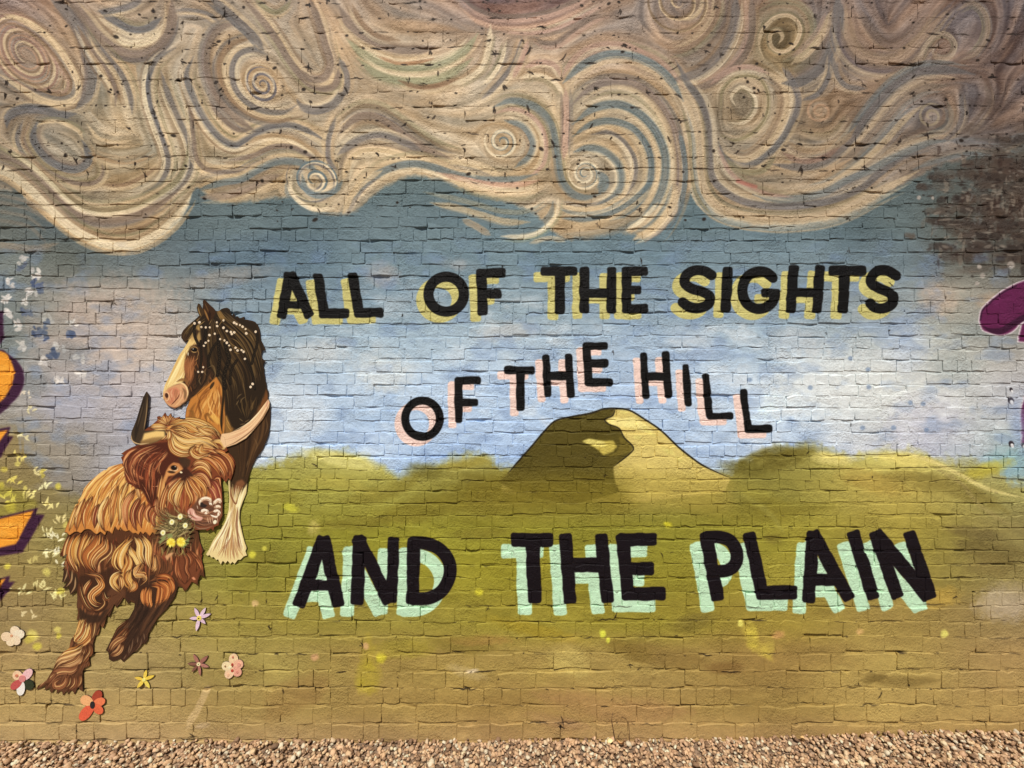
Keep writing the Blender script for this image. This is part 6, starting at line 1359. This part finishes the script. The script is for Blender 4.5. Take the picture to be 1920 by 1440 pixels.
# horse: one sawn body with the head and the forelock/mane layers on it
H_HEAD = [p for p in HORSE_OUT[4:38]] + [(372, 740), (386, 727), (398, 715), (404, 702), (398, 680), (388, 640), (378, 610)]
H_EARS = [HORSE_OUT[-12:] + HORSE_OUT[:4] + [(381, 598), (396, 604), (405, 592)]]
fix(board('body', HORSE_OUT, -0.0060, -0.0112, horse), horse)
fix(board('head', H_HEAD, -0.0112, -0.0130, horse), horse)
H_LEG = [q for q in HORSE_OUT[46:80]]
fix(board('leg', SKIRT_OUT, -0.0062, -0.0110, cow), cow) if False else None
fix(board('skirt', SKIRT_OUT, -0.0070, -0.0125, cow), cow)
fix(board('leg', LEG_FRONT, -0.0062, -0.0112, cow), cow)
fix(board('leg', LEG_REAR, -0.0062, -0.0112, cow), cow)
fix(board('body', BODY_OUT, -0.0125, -0.0165, cow), cow)
fix(board('head', HEAD_OUT, -0.0165, -0.0200, cow), cow)
fix(board('horn', HORN_A, -0.0130, -0.0190, cow), cow)
fix(board('horn', HORN_B, -0.0135, -0.0190, cow), cow)
PR = random.Random(4)
POSY = []
for i in range(46):
    t = i / 46 * 2 * math.pi
    r = (1.0 if i % 2 else .70) * PR.uniform(.86, 1.10)
    POSY.append((333 + 39 * r * math.cos(t) - 4 * math.sin(t), 994 + 42 * r * math.sin(t) + 6 * math.cos(t)))
po = fix(board('posy', POSY, -0.0200, -0.0212, cow), cow)

# ------------------------------------------------------------------ cutout flowers screwed to the wall
def shape_pts(kind, cx, cy, L, W, a, n=14):
    out = []
    for i in range(n):
        t = i / n * 2 * math.pi
        if kind == 'round':
            u = .5 - .5 * math.cos(t) ; v = math.sin(t) * (.42 + .12 * u)
        else:
            u = .5 - .5 * math.cos(t); v = math.sin(t) * .5 * (1 - u) ** .5 * (.55 + u * .9)
        x, y = u * L, v * W
        out.append((cx + x * math.cos(a) - y * math.sin(a), cy + x * math.sin(a) + y * math.cos(a)))
    return out
def flower(label, x, y, petals, centre, cat='flower', extra=()):
    t = tag(empty('cutout_flower', (wx(x), -0.007, wz(y))), label, cat, 'small painted cutout flowers fixed low on the wall')
    for k, (kind, a, L, W, col, ox, oy) in enumerate(petals):
        fix(board('petal', shape_pts(kind, x + ox, y + oy, L, W, math.radians(a)), -0.0062, -0.0114 - .0003 * k, t, paint_mat(col), paint_mat(tuple(int(v * .35) for v in col), .7), .0008), t)
    for (cx, cy, rx, ry, col) in centre:
        pts = [(x + cx + rx * math.cos(i * .5236), y + cy + ry * math.sin(i * .5236)) for i in range(12)]
        fix(board('centre', pts, -0.0110, -0.0142, t, paint_mat(col), paint_mat(col), .0008), t)
    return t
CRM, PKP, LIL, YEL, MAU, RED_, ORA, SAL = (238, 206, 172), (214, 150, 140), (216, 186, 200), (236, 196, 78), (158, 104, 88), (158, 62, 42), (226, 118, 76), (238, 168, 112)
flower('cream four petalled cutout flower beside a yellow dab of paint, furthest up near the edge', 27, 1190, [('round', -62, 19, 19, CRM, 0, 0), ('round', -12, 23, 18, (240, 214, 184), 0, 0), ('round', 45, 20, 17, CRM, -1, 1), ('round', 108, 19, 17, (240, 206, 168), 0, 1), ('round', 172, 21, 18, (236, 200, 162), 0, 0)], [(-1, 0, 2.4, 2.2, (206, 150, 110))])
flower('cutout flower of pink, cream, rose, white and dark green petals left of the cow hoof', 45, 1273, [('round', 205, 20, 19, (234, 190, 150), 1, -4), ('round', -48, 27, 16, (230, 180, 178), 0, 0), ('round', 30, 22, 19, (40, 50, 30), 2, 3), ('round', 98, 28, 16, (238, 226, 210), 0, 1), ('round', 142, 26, 15, (184, 80, 76), 0, 0)], [(1, -3, 6.5, 6.5, (206, 128, 122)), (-9.5, -8.5, 3, 2.8, (196, 120, 90))])
flower('red and orange cutout flower with a black middle below the cow hoof', 177, 1319, [('round', -62, 30, 18, RED_, 0, 0), ('round', -22, 25, 16, ORA, 0, 0), ('round', 40, 24, 17, (216, 100, 64), 0, 0), ('round', 130, 40, 20, (214, 92, 62), 2, -2), ('round', 202, 25, 20, SAL, 1, -3)], [(0, 0, 4.6, 7.0, (32, 30, 34))])
flower('yellow star shaped cutout flower between the cow hooves and the mauve star', 273, 1272, [('star', -77, 19, 9, YEL, 0, 0), ('star', -22, 21, 9, (240, 196, 74), 0, 0), ('star', 56, 19, 10, (238, 206, 88), 0, 0), ('star', 130, 20, 10, YEL, 0, 0), ('star', 194, 18, 9, (232, 190, 72), 0, 0)], [(0, 0, 3.4, 3.2, (244, 220, 120))])
flower('pale lilac star shaped cutout flower with a yellow middle, under the cow chest', 376, 1157, [('star', -115, 21, 10, LIL, 0, 0), ('star', -58, 23, 9, (222, 194, 204), 0, 0), ('star', -20, 23, 9, LIL, 0, 0), ('star', 42, 16, 9, (214, 182, 194), 0, 0), ('star', 103, 25, 10, (222, 192, 204), 0, 0), ('star', 178, 18, 9, LIL, 0, 0)], [(0, 0, 4.6, 4.6, (232, 206, 98)), (-.5, .5, 1.4, 1.4, (150, 110, 40))])
flower('dusty mauve star shaped cutout flower directly below the pale lilac star', 375, 1243, [('star', -118, 21, 10, MAU, 0, 0), ('star', -42, 23, 10, (146, 94, 80), 0, 0), ('star', 16, 20, 9, (172, 116, 100), 0, 0), ('star', 82, 22, 8, (164, 108, 92), 0, 0), ('star', 132, 20, 7, (120, 78, 62), 0, 0), ('star', 182, 21, 8, (132, 86, 70), 0, 0)], [(0, 0, 3.6, 3.4, (230, 210, 160)), (0, 0, 1.2, 1.0, (120, 130, 80))])
flower('cream and pink spotted cutout flower right of the mauve star', 438, 1247, [('round', -82, 24, 18, (234, 194, 150), 0, 0), ('round', -20, 20, 18, (228, 172, 140), 1, 0), ('round', 45, 21, 18, (220, 158, 132), 0, 2), ('round', 118, 23, 17, (236, 190, 152), 0, 2), ('round', 182, 20, 18, (238, 206, 160), 0, 0)], [(0, -3, 2.2, 2.8, (164, 58, 44)), (0, 8, 2.6, 2.8, (176, 66, 50)), (-13, 0, 1.6, 1.8, (140, 96, 60)), (12, -3, 3.4, 4.0, (214, 150, 128)), (9, 11, 2.4, 2.4, (206, 136, 116)), (-8, 16, 2.2, 3, (228, 176, 140)), (1, -17, 2, 2, (190, 120, 96)), (-5, 2, 3, 2.4, (240, 216, 176))])
# ------------------------------------------------------------------ litter at the wall foot
def tube(name, pts, r0, r1, mat, n=6):
    P = [Vector(p) for p in pts]; vs, fs = [], []
    for i, p in enumerate(P):
        d = (P[min(i + 1, len(P) - 1)] - P[max(i - 1, 0)]).normalized()
        a = d.orthogonal().normalized(); b = d.cross(a)
        r = r0 + (r1 - r0) * i / (len(P) - 1)
        for k in range(n): vs.append(p + (a * math.cos(k * 2 * math.pi / n) + b * math.sin(k * 2 * math.pi / n)) * r)
    for i in range(len(P) - 1):
        for k in range(n): fs.append((i * n + k, i * n + (k + 1) % n, (i + 1) * n + (k + 1) % n, (i + 1) * n + k))
    fs.append(tuple(range(n))[::-1]); fs.append(tuple(range((len(P) - 1) * n, len(P) * n)))
    return link(name, mesh_np(name, vs, [i for f in fs for i in f], [len(f) for f in fs]), [mat])
gz = float(ground_z(wx(1148)))
tag(tube('dry_stalk', [(wx(1152), -.03, gz - .01), (wx(1149), -.02, gz + .06), (wx(1146), -.012, gz + .12), (wx(1148), -.010, gz + .165)], .0022, .0012, paint_mat((84, 58, 40), .9)), 'thin dry stalk leaning against the wall above the gravel, under the word THE', 'stalk')

for pts in ([(wx(1153), -.04, gz - .01), (wx(1158), -.025, gz + .035), (wx(1164), -.015, gz + .05), (wx(1172), -.012, gz + .02)], [(wx(1178), -.03, gz - .01), (wx(1179), -.012, gz + .05), (wx(1178), -.010, gz + .10), (wx(1172), -.009, gz + .13), (wx(1164), -.009, gz + .14)]):
    tag(tube('dry_stalk', pts, .0016, .0009, paint_mat((96, 68, 44), .9)), None, 'stalk')
for o, lb in zip([q for q in COL.objects if q.name.startswith('dry_stalk.')], ('short bent dry stalk curving over beside the pale fallen leaves', 'thin curling dry stalk against the wall, furthest right of the three')): o['label'] = lb
def leaf(x, y, z_, L, W, yaw, tilt, curl, label, col):
    n, m = 7, 3
    V = []
    for side in (0, 1):
        for i in range(n):
            t = i / (n - 1)
            for j in range(m):
                u = (j - 1)
                w = W * (math.sin(math.pi * min(1, t * .92 + .06)) ** .8) * (1 + .18 * math.sin(7 * t + j))
                V.append(((t - .5) * L, u * w, curl * (4 * (t - .5) ** 2) * L + abs(u) * curl * w * 1.2 + .0009 * side))
    F = []
    k = n * m
    for i in range(n - 1):
        for j in range(m - 1):
            a = i * m + j
            F.append((a, a + m, a + m + 1, a + 1)); F.append((k + a, k + a + 1, k + a + m + 1, k + a + m))
    rim = [i * m for i in range(n)] + [(n - 1) * m + 1] + [i * m + 2 for i in range(n - 1, -1, -1)] + [1]
    for a, b in zip(rim, rim[1:] + rim[:1]): F.append((a, b, k + b, k + a))
    o = link('dry_leaf', mesh_np('dry_leaf', V, [i for q in F for i in q], [4] * len(F)), [paint_mat(col, .8)])
    o.location = (wx(x), y, z_); o.rotation_euler = (tilt, .3, yaw)
    o['label'] = label; o['category'] = 'leaf'; o['group'] = 'fallen leaves on the gravel by the wall'
leaf(1137, -.045, gz + .012, .05, .016, .5, .9, .35, 'pale curled dry leaf on the gravel at the foot of the tallest stalk', (232, 206, 150))
leaf(1160, -.07, gz + .012, .055, .017, 2.6, .5, .4, 'brown dry leaf lying right of the pale curled leaf, under the bent stalk', (190, 142, 92))
leaf(1492, -.06, float(ground_z(wx(1492))) + .010, .045, .014, 1.1, .5, .4, 'small tan dry leaf alone on the gravel below the word PLAIN', (206, 168, 112))
